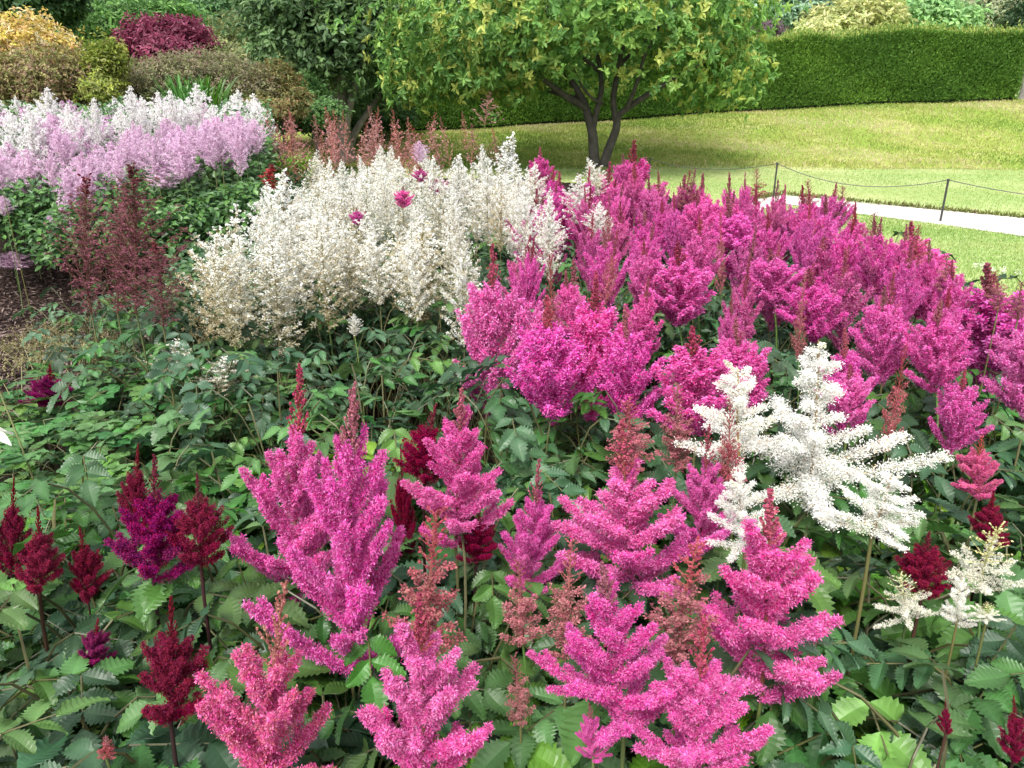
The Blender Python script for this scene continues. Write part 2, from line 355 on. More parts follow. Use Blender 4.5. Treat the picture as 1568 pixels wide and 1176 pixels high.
proto('pink_hero', 4, M['petal'], M['bud'], L=.44, Rw=.15, nb=32, prof=pink_prof, ang=lambda t: R(54) - R(28) * t, curve=R(12), fluff=.0094, sec=2, rough_=.3,
      petals=1300, plen=.0047, pwid=.0018, colsA=PINKS, colsB=BUDS, rach=RC, split=.70, budsize=.0044, stam=(.95, .50, .78), axis_r=.003, finger=1.15, arms=9)
proto('pink_spread', 4, M['petal'], M['bud'], L=.40, Rw=.17, nb=28, prof=lambda t: (1 - .62 * smooth(.15, .74, t)) if t < .74 else .22 * (1 - t) / .26 + .04,
      ang=lambda t: R(57) - R(32) * t, curve=R(14), fluff=.0098, sec=2, rough_=.3,
      petals=1300, plen=.0047, pwid=.0018, colsA=PINKS, colsB=BUDS, rach=RC, split=.76, budsize=.0044, stam=(.95, .50, .78), axis_r=.003, finger=1.15, arms=9)
proto('pink_mid', 6, M['petal'], M['bud'], L=.42, Rw=.20, nb=34, prof=pink_prof, ang=lambda t: R(42) - R(24) * t, curve=R(14), sec=2, rough_=.3, fluff=.0098,
      petals=600, plen=.0075, pwid=.0036, colsA=PINKS, colsB=BUDS, rach=RC, split=.72, budsize=.0065, stam=(.93, .42, .74), finger=1.1)
proto('pink_sparse', 4, M['petal'], M['bud'], L=.42, Rw=.20, nb=20, prof=pink_prof, ang=lambda t: R(42) - R(24) * t, curve=R(14), sec=2, rough_=.3, fluff=.0098,
      petals=600, plen=.0075, pwid=.0036, colsA=[(.60, .07, .30), (.72, .10, .40), (.52, .08, .22), (.66, .16, .38)], colsB=BUDS, rach=RC, split=.6, budsize=.0065, stam=(.93, .42, .74), finger=1.1)
proto('coral_hero', 2, M['petal'], M['bud'], L=.44, Rw=.15, nb=34, prof=pink_prof, ang=lambda t: R(58) - R(30) * t, curve=R(12), fluff=.0115, sec=2,
      petals=900, plen=.0050, pwid=.0025, colsA=[(.74, .09, .32), (.62, .09, .20), (.80, .16, .44), (.56, .11, .16), (.74, .06, .34)], colsB=[(.46, .12, .12), (.42, .09, .10), (.50, .2, .15)], rach=(.36, .09, .08), split=.66, budsize=.0048, stam=(.95, .5, .70), axis_r=.003, finger=1.0, rough_=.4, arms=8)
proto('rose_spire', 4, M['bud'], M['bud'], L=.36, Rw=.085, nb=36, prof=lambda t: (1 - .75 * t), ang=lambda t: R(50) - R(10) * t, curve=R(12), fluff=.0085,
      petals=900, plen=.0048, pwid=.0040, colsA=[(.40, .095, .13), (.33, .075, .10), (.45, .15, .18), (.27, .10, .09)], colsB=[(.37, .085, .115), (.30, .085, .095)], rach=(.30, .11, .10), split=.6, budsize=.0042, stam=(.48, .2, .19), axis_r=.003, finger=.5, rough_=.7)
CR = [(.21, .004, .026), (.27, .008, .032), (.16, .005, .035), (.21, .008, .06)]
cprof = lambda t: (1 - .72 * smooth(.2, .7, t)) if t < .7 else .22 * (1 - t) / .3 + .05
proto('crimson', 4, M['petal'], M['bud'], L=.34, Rw=.12, nb=36, prof=cprof, ang=lambda t: R(62) - R(36) * t, curve=R(24), fluff=.0098, sec=3, petals=900, plen=.0050, pwid=.0027, colsA=CR, colsB=[(.17, .014, .03), (.22, .02, .04)], rach=(.08, .015, .02), split=.66, budsize=.0048, stam=(.34, .02, .10), axis_r=.003, finger=.9, rough_=.6, arms=6)
proto('purple', 3, M['petal'], M['bud'], L=.34, Rw=.13, nb=34, prof=cprof, ang=lambda t: R(66) - R(38) * t, curve=R(22), fluff=.0110, sec=3, petals=900, plen=.0050, pwid=.0027, colsA=[(.21, .006, .11), (.28, .008, .09), (.18, .008, .12), (.30, .01, .07)], colsB=[(.17, .012, .03), (.24, .02, .05)], rach=(.08, .015, .02), split=.62, budsize=.0048, stam=(.42, .04, .26), axis_r=.003, finger=1.0, rough_=.6, arms=6)
proto('maroon', 4, M['petal'], M['bud'], L=.62, Rw=.27, nb=95, prof=lambda t: (.95 - .35 * t - .5 * t * t) * (.35 + .65 * smooth(0, .2, t)) * (.75 + .25 * math.sin(t * 40)), ang=lambda t: R(30) - R(12) * t, curve=R(8), fluff=.012,
      petals=400, plen=.0065, pwid=.0032, colsA=[(.17, .045, .065), (.21, .055, .085), (.14, .04, .05), (.27, .10, .13), (.16, .07, .06)], colsB=[(.14, .035, .045), (.18, .045, .06)], rach=(.20, .10, .08), split=.86, budsize=.006, stam=(.3, .13, .17))
WH = [(.87, .87, .84), (.90, .90, .88), (.85, .85, .79)]
proto('star', 1, M['white_petal'], M['white_petal'], L=.42, Rw=.25, nb=30, prof=lambda t: (.62 if t < .1 else 1.0) * (1 - .80 * smooth(.08, .55, t)) if t < .8 else .13 * (1 - t) / .2 + .03,
      ang=lambda t: R(80) - R(36) * t, curve=R(4), fluff=.034, petals=12500, plen=.0052, pwid=.0024, colsA=WH, colsB=[(.80, .78, .66)], rach=(.35, .25, .12), split=.93, budsize=.005, stam=(.90, .88, .80), axis_r=.003, age=(.04, (.62, .48, .30)), arms=9)
proto('star_small', 3, M['white_petal'], M['white_petal'], L=.26, Rw=.14, nb=22, prof=lambda t: 1 - .78 * t, ang=lambda t: R(84) - R(40) * t, curve=R(12), fluff=.025,
      petals=9500, plen=.0052, pwid=.0024, colsA=WH, colsB=[(.80, .78, .66)], rach=(.35, .25, .12), split=.93, budsize=.005, stam=(.90, .88, .80), age=(.06, (.6, .45, .3)), arms=6)
proto('cream', 2, M['white_petal'], M['white_petal'], L=.24, Rw=.11, nb=30, prof=lambda t: 1 - .8 * t, ang=lambda t: R(72) - R(28) * t, curve=R(5), fluff=.0085,
      petals=1300, plen=.0045, pwid=.0024, colsA=[(.82, .80, .66)], colsB=[(.66, .64, .36), (.72, .70, .45)], rach=(.40, .42, .18), split=.45, budsize=.0042, stam=(.85, .85, .75), finger=.6, rough_=.6)
wprof = lambda t: (.6 + .4 * smooth(0, .2, t)) * (1 - .9 * smooth(.3, 1.02, t)) + .02
proto('white_mid', 6, M['white_petal'], M['white_petal'], L=.48, Rw=.15, nb=62, prof=wprof, ang=lambda t: R(46) - R(16) * t, curve=R(-12), fluff=.018,
      petals=1450, plen=.0078, pwid=.0038, colsA=WH, colsB=WH, rach=(.30, .28, .12), split=.94, budsize=.006, stam=(.92, .92, .88), age=(.26, (.46, .39, .22)))
proto('white_faded', 5, M['white_petal'], M['white_petal'], L=.46, Rw=.15, nb=56, prof=wprof, ang=lambda t: R(46) - R(16) * t, curve=R(-10), fluff=.016,
      petals=1000, plen=.0075, pwid=.0036, colsA=WH, colsB=WH, rach=(.28, .24, .10), split=.9, budsize=.006, stam=(.85, .84, .74), age=(.62, (.40, .33, .17)))
LI = [(.72, .44, .64), (.76, .54, .71), (.66, .34, .58), (.78, .60, .73)]
proto('lilac', 5, M['petal'], M['petal'], L=.46, Rw=.19, nb=54, prof=wprof, ang=lambda t: R(50) - R(16) * t, curve=R(-10), fluff=.026,
      petals=900, plen=.012, pwid=.0055, colsA=LI, colsB=LI, rach=(.35, .2, .2), split=.95, budsize=.01, stam=(.88, .78, .88))
proto('lilac_white', 4, M['white_petal'], M['white_petal'], L=.46, Rw=.19, nb=54, prof=wprof, ang=lambda t: R(46) - R(16) * t, curve=R(-12), fluff=.024,
      petals=900, plen=.012, pwid=.0052, colsA=[(.88, .87, .86), (.82, .82, .79), (.84, .77, .83)], colsB=WH, rach=(.35, .3, .2), split=.95, budsize=.01, stam=(.9, .9, .88))
proto('far_spire', 4, M['bud'], M['bud'], L=.55, Rw=.16, nb=30, prof=lambda t: 1 - .85 * t, ang=lambda t: R(42) - R(15) * t, curve=R(8), fluff=.012,
      petals=220, plen=.012, pwid=.006, colsA=[(.44, .18, .16), (.50, .24, .22), (.36, .17, .12), (.54, .28, .30)], colsB=[(.38, .16, .13)], rach=(.34, .15, .11), split=.75, budsize=.009, stam=(.5, .28, .27))
proto('red_spire', 2, M['bud'], M['bud'], L=.40, Rw=.06, nb=34, prof=lambda t: 1 - .8 * t, ang=lambda t: R(30), curve=R(8), fluff=.018,
      petals=600, plen=.014, pwid=.007, colsA=[(.45, .02, .05), (.36, .02, .04)], colsB=[(.3, .02, .04)], rach=(.2, .02, .03), split=.8, budsize=.012)
# stems
def stem_mesh(c, seed):
    r = np.random.default_rng(seed); mb = MB(); o = r.normal(size=2) * .02
    tube(mb, bez((-o[0] * 2, -o[1] * 2, 0), (o[0], o[1], .33), (o[0], o[1], .7), (0, 0, 1), 9), np.linspace(.0042, .0030, 9), c, 6)
    return mb.mesh('stem', M['stem'], True)
STEMS = {'green': [stem_mesh((.10, .14, .045), 1), stem_mesh((.13, .13, .05), 2), stem_mesh((.10, .17, .045), 3)],
         'dark': [stem_mesh((.035, .012, .014), 4), stem_mesh((.06, .03, .02), 5)]}
STYLE = {  # kind: (object name, phrase, category, stem, group)
 'pink': ('pink_astilbe', 'pink astilbe plume', 'green', 'pink astilbe plumes in the bed'),
 'coral': ('coral_astilbe', 'coral pink astilbe plume', 'green', 'coral pink astilbe plumes'),
 'rose': ('rose_astilbe', 'dusty rose astilbe spire in bud', 'green', 'dusty rose astilbe spires'),
 'crimson': ('crimson_astilbe', 'dark crimson astilbe plume', 'dark', 'dark crimson astilbe plumes'),
 'purple': ('purple_astilbe', 'purple-magenta astilbe plume', 'dark', 'purple astilbe plumes'),
 'maroon': ('maroon_astilbe', 'tall maroon astilbe plume', 'green', 'tall maroon astilbe plumes'),
 'white': ('white_astilbe', 'creamy white astilbe plume', 'green', 'creamy white astilbe plumes'),
 'faded': ('faded_white_astilbe', 'white astilbe plume fading to brown', 'green', 'browning white astilbe plumes'),
 'star': ('white_astilbe', 'white astilbe plume', 'green', 'bright white astilbes in the foreground'),
 'lilac': ('lilac_astilbe', 'pale lilac astilbe plume', 'green', 'lilac astilbes of the far clump'),
 'lwhite': ('pale_astilbe', 'feathery pale white astilbe plume', 'green', 'pale white astilbes of the far clump'),
 'far': ('brown_pink_astilbe', 'thin brownish pink astilbe spire', 'green', 'brownish pink spires at the back of the bed'),
 'red': ('red_astilbe', 'small red astilbe spire', 'green', 'small red spires'),
}
FLOWERS = []
def flower(style, pk, tx, ty, bx, by, wpx, zt, label=None, phrase=None, anchor=None):
    """a flower head whose tip and foot show at pixels (tx,ty),(bx,by); zt = height of the tip above datum"""
    name, noun, stem, group = STYLE[style]
    T = at_z(tx, ty, zt); B = at_y(bx, by, T.y + .0)
    ax = T - B; L = ax.length
    depth = T.y * CP - (((T.z + B.z) / 2) - CAMZ) * SP
    W = wpx / FPX * depth / 2 * (.88 if pk in ('pink_hero', 'pink_spread', 'crimson') else 1)
    A, Bm, L0, half, arms = PROTO[pk][len(FLOWERS) % len(PROTO[pk])]
    gz = ground_z(B.x, B.y)
    o = empty(name, (B.x, B.y, gz), 'astilbe', None, group)
    q = ax.to_track_quat('Z', 'Y').to_euler()
    rz = random.uniform(0, 6.28) if pk != 'star' else 0.35
    mw = Matrix.Translation((0, 0, B.z - gz)) @ q.to_matrix().to_4x4() @ Matrix.Rotation(rz, 4, 'Z') @ Matrix.Diagonal((W / half, W / half, L / L0, 1))
    for nm, me in (('flower_plume', A), ('bud_spike', Bm)):
        c = add(nm, me, o); c.matrix_local = mw
        if nm == 'flower_plume':
            for am in arms: add('side_branch', am, c)
    st = add('stem', random.choice(STEMS[stem]), o); sk_ = .65 if pk in ('cream', 'rose_spire') or wpx < 70 else 1; st.scale = (sk_, sk_, max(.05, B.z - gz + .01)); st.rotation_euler = (0, 0, 0)
    FLOWERS.append((o, style, (tx + bx) / 2, (ty + by) / 2))
    mid = ((tx + bx) / 2, (ty + by) / 2)
    if label: o['label'] = label
    else: PENDING.append((o, noun, mid))
    if anchor: ANCHORS.append((*mid, anchor))
    return o

# hand-placed flowers: style, prototype, tip x,y, foot x,y, width, tip height, label, anchor phrase
H = [
 ('pink', 'pink_hero', 458, 556, 450, 925, 205, 1.04, 'large bright pink astilbe, red spire tip, left of its fuller neighbour', None),
 ('pink', 'pink_spread', 525, 582, 538, 1030, 285, 1.09, 'largest bright pink astilbe plume in the left centre foreground', 'the largest left-centre pink plume'),
 ('pink', 'pink_spread', 706, 596, 698, 835, 165, 1.0, 'bright pink plume with a tall dusty red tip and two spreading arms', 'the two-armed pink plume'),
 ('pink', 'pink_hero', 818, 700, 812, 925, 120, .88, 'small narrow pink plume between the two-armed plume and the big central plume', 'the small narrow pink plume'),
 ('pink', 'pink_hero', 955, 640, 965, 915, 262, .95, 'big broad pink plume left of the white star-shaped plume', 'the big broad central pink plume'),
 ('pink', 'pink_hero', 1085, 650, 1070, 860, 130, .90, 'pink plume squeezed between the broad pink plume and white blooms', None),
 ('pink', 'pink_spread', 1192, 745, 1165, 1070, 250, .99, 'pink plume with red spire and long arms reaching right', 'the pink plume with arms reaching right'),
 ('pink', 'pink_spread', 930, 860, 955, 1120, 262, .99, 'pink plume with long arms reaching left at the bottom centre right', 'the pink plume with arms reaching left'),
 ('pink', 'pink_hero', 1075, 940, 1062, 1235, 245, .96, 'pink plume cut by the bottom edge, right of centre', 'the pink plume cut by the bottom edge'),
 ('pink', 'pink_hero', 903, 1075, 908, 1165, 60, .80, 'very small pink plume low down near the bottom edge', None),
 ('pink', 'pink_spread', 655, 905, 648, 1240, 238, .98, 'vivid pink star-armed plume at the bottom centre edge', 'the vivid bottom centre plume'),
 ('coral', 'coral_hero', 400, 885, 405, 1245, 205, .96, 'coral pink plume with thin red tip at the bottom left', 'the coral pink bottom plume'),
 ('rose', 'rose_spire', 655, 770, 655, 1010, 110, 1.0, 'dusty rose spire rising behind the vivid bottom centre plume', 'the tall dusty rose spire'),
 ('rose', 'rose_spire', 800, 860, 800, 990, 75, .86, 'short dusty rose spire below the small narrow pink plume', None),
 ('rose', 'rose_spire', 872, 830, 866, 1010, 75, .88, 'dusty rose spire left of the big broad central pink plume', None),
 ('rose', 'rose_spire', 793, 1000, 797, 1110, 45, .74, 'thin dusty rose bud stalk low in the bottom centre', None),
 ('rose', 'rose_spire', 1043, 830, 1040, 1010, 110, .93, 'dusty rose spire behind the two lower right pink plumes', None),
 ('rose', 'rose_spire', 1122, 615, 1112, 770, 60, .94, 'red bud spire standing in front of the left white bloom', None),
 ('rose', 'rose_spire', 1040, 590, 1035, 720, 60, .93, 'dusty rose spire left of the white blooms', None),
 ('rose', 'rose_spire', 970, 610, 965, 720, 80, .97, 'dusty rose spire above the big broad central pink plume', None),
 ('crimson', 'crimson', 652, 615, 650, 742, 92, .94, 'rich crimson plume standing right of the largest pink plume', 'the rich crimson plume'),
 ('crimson', 'crimson', 615, 680, 618, 860, 50, .80, 'slender crimson spire beneath the rich crimson plume', None),
 ('crimson', 'crimson', 735, 770, 730, 860, 80, .78, 'dark crimson plume half hidden behind the two-armed pink plume', None),
 ('purple', 'purple', 238, 695, 235, 888, 115, .92, 'purple-magenta plume with a dark stem in the left foreground', 'the purple-magenta left plume'),
 ('crimson', 'crimson', 205, 675, 210, 815, 55, .80, 'thin dark crimson spire left behind the purple-magenta plume', None),
 ('crimson', 'crimson', 305, 725, 308, 865, 100, .89, 'dark crimson plume right of the purple-magenta plume', None),
 ('crimson', 'crimson', 60, 775, 62, 905, 75, .82, 'dark crimson plume near the left edge above large leaves', 'the left-edge crimson plume'),
 ('crimson', 'crimson', 20, 730, 18, 880, 60, .80, 'dark crimson spire leaning at the left edge', None),
 ('crimson', 'crimson', 128, 800, 135, 920, 60, .76, 'sparse dark red spire between left-edge crimson and purple plumes', None),
 ('crimson', 'crimson', 263, 910, 262, 1105, 120, .88, 'crimson plume above the leaves in the lower left', 'the lower left crimson plume'),
 ('purple', 'purple', 150, 945, 140, 1020, 50, .66, 'small purple plume half buried in the left leaves', None),
 ('purple', 'purple', 78, 560, 76, 622, 70, .55, 'small purple plume with spread arms over the dark soil', None),
 ('crimson', 'crimson', 1418, 805, 1412, 912, 85, .80, 'dark red plume left of the small cream flower', None),
 ('coral', 'coral_hero', 1497, 660, 1495, 765, 75, .80, 'reddish pink spire at the right above dark leaves', None),
 ('crimson', 'crimson', 1520, 750, 1512, 830, 65, .78, 'sparse dark red plume near the right edge', None),
 ('crimson', 'crimson', 1448, 1070, 1448, 1125, 24, .72, 'short closed dark red bud stalk in the lower right leaves', None),
 ('crimson', 'crimson', 1558, 1070, 1552, 1165, 50, .74, 'dark red bud stalk cut by the right edge low down', None),
 ('rose', 'rose_spire', 163, 1130, 162, 1160, 30, .70, 'tiny dusty pink bud tip in the lower left leaves', None),
 ('star', 'star', 1268, 523, 1238, 762, 345, 1.0, 'large pure white star-shaped plume with long side arms', 'the large white star plume'),
 ('star', 'star_small', 1122, 568, 1132, 710, 165, .98, 'second white bloom, left of the large star-shaped one', 'the left white bloom'),
 ('star', 'star_small', 1128, 735, 1142, 838, 120, .92, 'drooping lower white bloom beneath the left white bloom', None),
 ('star', 'star_small', 1372, 735, 1335, 818, 165, .90, 'lower white bloom right of the large star plume foot', None),
 ('star', 'cream', 1512, 805, 1500, 905, 115, .82, 'small cream flower of thin branches at the right', 'the small cream flower'),
 ('star', 'cream', 1375, 880, 1390, 945, 100, .72, 'low cream flower sprig among the right leaves', None),
 ('star', 'star_small', 1468, 885, 1465, 955, 50, .76, 'small white tuft below the small cream flower', None),
 ('star', 'cream', 1515, 925, 1510, 950, 55, .73, 'tiny white tuft at the right below the cream flower', None),
 # middle distance pinks
 ('pink', 'pink_mid', 762, 375, 756, 655, 125, 1.02, 'tall slender pink plume at the left of the middle group', 'the tall slender pink plume'),
 ('pink', 'pink_mid', 838, 455, 850, 650, 125, .97, None, None),
 ('pink', 'pink_mid', 905, 420, 905, 645, 140, .99, 'broad pink plume in the heart of the middle group', 'the broad middle pink plume'),
 ('pink', 'pink_mid', 965, 470, 962, 655, 120, .95, None, None),
 ('pink', 'pink_mid', 1062, 500, 1065, 665, 140, .95, 'pink plume just behind and above the left white bloom', None),
 ('pink', 'pink_mid', 1130, 485, 1140, 640, 110, .93, None, None),
 ('pink', 'pink_mid', 1300, 560, 1300, 650, 80, .88, None, None),
 ('pink', 'pink_mid', 1515, 400, 1520, 605, 180, .98, 'large pink plume at the right edge against the lawn', 'the large right-edge pink plume'),
 ('pink', 'pink_mid', 1430, 460, 1432, 600, 95, .94, None, None),
 ('pink', 'pink_mid', 1350, 440, 1350, 590, 100, .93, None, None),
 ('pink', 'pink_mid', 1395, 340, 1402, 485, 130, .98, 'pink plume with a dense ball-like body near the lawn edge', 'the dense ball-like pink plume'),
 ('pink', 'pink_mid', 1245, 410, 1248, 525, 100, .92, None, None),
 ('pink', 'pink_mid', 1185, 380, 1185, 472, 95, .94, None, None),
 ('pink', 'pink_mid', 1120, 300, 1122, 425, 100, 1.0, None, None),
 ('pink', 'pink_mid', 828, 225, 826, 300, 45, 1.05, 'pink plume rising alone beside the tallest white plumes', 'the lone pink plume by the whites'),
 ('pink', 'pink_mid', 820, 290, 822, 430, 80, 1.02, None, None),
 ('pink', 'pink_mid', 970, 215, 968, 370, 100, 1.06, 'tallest pink plume of the back row against the lawn', 'the tallest back-row pink plume'),
 ('pink', 'pink_mid', 1045, 370, 1040, 500, 130, .98, None, None),
 ('pink', 'pink_mid', 1575, 480, 1570, 640, 110, .95, None, None),
 # tallest whites
 ('white', 'white_mid', 752, 203, 755, 400, 120, 1.15, 'tallest creamy white plume beside the lone pink plume', 'the tallest white plume'),
 ('white', 'white_mid', 436, 258, 435, 470, 130, 1.12, 'tall white plume with a clean tip at the left end', 'the clean-tipped left white plume'),
 ('white', 'white_mid', 404, 275, 408, 420, 60, 1.05, None, None),
 ('faded', 'white_faded', 355, 310, 350, 520, 130, 1.06, 'leftmost faded white plume leaning beside the maroon plumes', 'the leftmost faded white plume'),
 ('faded', 'white_faded', 330, 350, 318, 525, 110, 1.0, None, None),
 ('faded', 'white_faded', 425, 360, 428, 545, 130, .98, None, None),
 ('faded', 'white_faded', 515, 300, 512, 500, 110, 1.0, None, None),
 ('faded', 'white_faded', 570, 320, 570, 480, 120, 1.0, None, None),
 ('faded', 'white_faded', 640, 330, 640, 500, 130, .98, 'browned white plume above the dark middle leaves', 'the browned middle white plume'),
 ('faded', 'white_faded', 270, 520, 262, 590, 70, .68, None, None), ('faded', 'white_faded', 340, 545, 345, 605, 80, .66, None, None),
 ('white', 'white_mid', 543, 480, 543, 515, 26, .72, 'tiny white tuft alone below the faded white plumes', None),
 ('white', 'white_mid', 912, 240, 915, 300, 40, 1.05, None, None), ('white', 'white_mid', 885, 265, 890, 345, 60, 1.04, None, None),
 ('white', 'white_mid', 915, 310, 915, 370, 50, .99, None, None), ('white', 'white_mid', 845, 330, 845, 385, 50, .98, None, None),
 ('white', 'white_mid', 500, 255, 500, 400, 80, 1.08, None, None), ('white', 'white_mid', 700, 235, 702, 380, 80, 1.1, None, None), ('white', 'white_mid', 790, 245, 790, 390, 75, 1.08, None, None), ('white', 'white_mid', 610, 240, 610, 370, 70, 1.1, None, None), ('white', 'white_mid', 560, 255, 560, 390, 80, 1.08, None, None), ('white', 'white_mid', 665, 240, 662, 370, 60, 1.1, None, None),
 # maroon
 ('maroon', 'maroon', 210, 255, 208, 480, 150, 1.2, 'densest maroon plume in front of the lilac clump', 'the densest maroon plume'),
 ('maroon', 'maroon', 112, 270, 140, 480, 130, 1.15, 'leaning sparse maroon plume over the bark mulch', None),
 ('maroon', 'maroon', 185, 290, 180, 480, 110, 1.1, 'narrow maroon plume left of the densest one', None),
 ('maroon', 'maroon', 248, 370, 250, 500, 95, .98, 'short maroon plume beside the leftmost faded white plume', None),
 ('red', 'red_spire', 412, 250, 410, 290, 26, 1.0, 'small bright red spire between lilac and white flowers', None),
 # small pinks among the whites
 ('pink', 'pink_mid', 617, 285, 617, 318, 30, 1.0, 'small pink plume peeping out of the white flowers', None),
 ('pink', 'pink_mid', 644, 255, 645, 280, 26, 1.02, None, None), ('pink', 'pink_mid', 672, 268, 670, 300, 26, 1.0, None, None), ('pink', 'pink_mid', 545, 318, 548, 345, 26, .98, None, None),
 ('far', 'far_spire', 748, 140, 742, 192, 50, 1.42, 'tallest lone brownish pink spire against the hedge', 'the lone brown-pink spire'),
 ('lilac', 'lilac', 643, 215, 643, 250, 30, 1.15, 'small pale pink plume alone at the lawn edge', None),
 ('lilac', 'lilac', 20, 385, 22, 412, 60, .36, 'low lilac plume hanging over the bark mulch', None),
 ('lilac', 'lilac', 38, 280, 36, 305, 24, .80, None, None), ('lilac', 'lilac', 5, 300, 5, 330, 30, .8, None, None),
 ('lilac', 'lilac', 2, 245, 4, 290, 40, 1.05, None, None),
 ('lilac', 'lilac', 250, 245, 250, 290, 60, 1.0, None, None), ('lilac', 'lilac', 285, 235, 285, 282, 60, 1.02, None, None), ('lilac', 'lilac', 355, 240, 355, 262, 40, .98, None, None),
]
for h_ in H: flower(*h_[:8], label=h_[8], anchor=h_[9])

# filled regions: polygon of plume tips in pixels at their height, spacing in metres
def in_poly(x, y, P):
    c = False; j = len(P) - 1
    for i in range(len(P)):
        if (P[i][1] > y) != (P[j][1] > y) and x < (P[j][0] - P[i][0]) * (y - P[i][1]) / (P[j][1] - P[i][1]) + P[i][0]: c = not c
        j = i
    return c
PLACED = [(p.matrix_world.translation.copy(), 0) for p in ()]
def fill(poly, z0, spacing, maxn, avoid=.13, zfun=None):
    W = [at_z(a, b, z0) for a, b in poly]; xs = [v.x for v in W]; ys = [v.y for v in W]; out = []
    tries = 0; Pw = [(v.x, v.y) for v in W]
    heads = [(f[0].location.x, f[0].location.y) for f in FLOWERS]
    while len(out) < maxn and tries < 12000:
        tries += 1; x = random.uniform(min(xs), max(xs)); y = random.uniform(min(ys), max(ys))
        if not in_poly(x, y, Pw): continue
        if any((x - a) ** 2 + (y - b) ** 2 < spacing ** 2 for a, b in out): continue
        if any((x - a) ** 2 + (y - b) ** 2 < avoid ** 2 for a, b in heads): continue
        out.append((x, y))
    return out
def fill_flowers(poly, z0, spacing, maxn, choices, Lr, Wr, zj=.05, lean=.04, avoid=.13):
    for x, y in fill(poly, z0, spacing, maxn, avoid):
        z = z0 + random.uniform(-zj, zj) + (ground_z(x, y) if choices[0][0] in ('lilac', 'lwhite') else 0) - 0
        style, pk = random.choice(choices); L = random.uniform(*Lr); W = random.uniform(*Wr)
        tp = Vector((x, y, z)); bp = Vector((x + random.uniform(-lean, lean), y, z - L))
        t = proj(tp); b = proj(bp); dep = y * CP - (z - L / 2 - CAMZ) * SP
        flower(style, pk, t[0], t[1], b[0], b[1], W * FPX / dep, z)
fill_flowers([(800, 330), (850, 270), (930, 250), (1060, 262), (1180, 280), (1290, 305), (1400, 370), (1470, 420), (1420, 425), (1200, 375), (1000, 372), (810, 370)], .97, .205, 90,
             [('pink', 'pink_mid')] * 6 + [('pink', 'pink_sparse')] * 4, (.27, .40), (.11, .18), .08)
fill_flowers([(850, 300), (1300, 320), (1450, 420), (1400, 500), (1000, 430), (820, 420)], 1.0, .45, 12, [('rose', 'rose_spire')], (.24, .34), (.04, .07), .06, avoid=.08)
fill_flowers([(860, 430), (1000, 440), (1160, 450), (1350, 520), (1560, 560), (1560, 640), (1300, 600), (1000, 520), (870, 500)], .88, .27, 18,
             [('pink', 'pink_mid')] * 3 + [('rose', 'rose_spire')], (.20, .32), (.08, .15), .05, avoid=.2)
fill_flowers([(440, 290), (480, 235), (560, 225), (700, 235), (820, 250), (840, 330), (760, 340), (680, 330), (500, 330), (380, 340)], 1.03, .205, 90,
             [('white', 'white_mid')] * 3 + [('faded', 'white_faded')], (.30, .46), (.13, .21), .11)
fill_flowers([(300, 370), (480, 320), (680, 330), (690, 350), (560, 350), (440, 365), (310, 380)], .96, .16, 34,
             [('faded', 'white_faded')] * 3 + [('white', 'white_mid')], (.28, .40), (.16, .25), .04)
for tx in range(850, 1460, 38):      # back row against the lawn
    ty = float(np.interp(tx, [850, 900, 970, 1060, 1150, 1240, 1310, 1380, 1440, 1480], [272, 255, 250, 262, 272, 290, 318, 340, 375, 400])) + random.uniform(-8, 14)
    flower('pink', 'pink_mid', tx + random.uniform(-8, 8), ty, tx, ty + random.uniform(115, 150), random.uniform(50, 78), random.uniform(.96, 1.03))
# far lilac clump on the rising ground
def lilac_clump():
    pts = []; tries = 0
    while len(pts) < 150 and tries < 9000:
        tries += 1; y = random.uniform(4.9, 8.0); px = random.uniform(-60, 400)
        x = (px - 784) / FPX * (y * CP + .2); z = ground_z(x, y) + .86 + random.uniform(-.10, .10) - .12 * smooth(5.8, 4.9, y)
        if any((x - a) ** 2 + (y - b) ** 2 < .19 ** 2 for a, b, c in pts): continue
        t = proj((x, y, z))
        if t[1] > 215 + (1 - smooth(60, 130, t[0])) * 20 + (smooth(60, 110, t[0]) - smooth(120, 160, t[0])) * 70 - 30 * smooth(150, 380, t[0]): continue
        if t[1] < 132: continue
        pts.append((x, y, z))
    for x, y, z in pts:
        L = random.uniform(.36, .52); W = random.uniform(.22, .34); t = proj((x, y, z)); b = proj((x + random.uniform(-.05, .05), y, z - L))
        pw = (.5 if t[1] < 178 else .16) + (.2 if t[0] > 350 or t[0] < 60 else 0)
        s = ('lwhite', 'lilac_white') if random.random() < pw else ('lilac', 'lilac')
        flower(*s, t[0], t[1], b[0], b[1], W * FPX / (y * CP + .2), z)
lilac_clump()
for i in range(40):
    tx = random.uniform(30, 390); hi = 175 + 12 * math.sin(tx * .05); lo = float(np.interp(tx, [30, 60, 110, 190, 240, 390], [215, 245, 262, 222, 205, 185])); ty = random.uniform(hi, lo)
    Y = 5.25 + .9 * smooth(lo, hi, ty) ; p = at_y(tx, ty, Y); L = random.uniform(.22, .34)
    b = proj((p.x + random.uniform(-.08, .08), Y, p.z - L)); flower('lilac', 'lilac', tx, ty, b[0], b[1], random.uniform(.15, .24) * FPX / Y, p.z)
for tx, ty in ((68, 134), (40, 160), (15, 172), (100, 158), (140, 150), (196, 132), (215, 148), (240, 140), (262, 138), (298, 128), (275, 150), (325, 160), (352, 170), (375, 190), (8, 205), (45, 190), (120, 175), (180, 165), (345, 190)):
    Y = random.uniform(6.0, 6.6); p = at_y(tx, ty, Y); b = proj((p.x, Y, p.z - .42)); flower('lwhite', 'lilac_white', tx, ty, b[0], b[1], random.uniform(.2, .28) * FPX / Y, p.z)
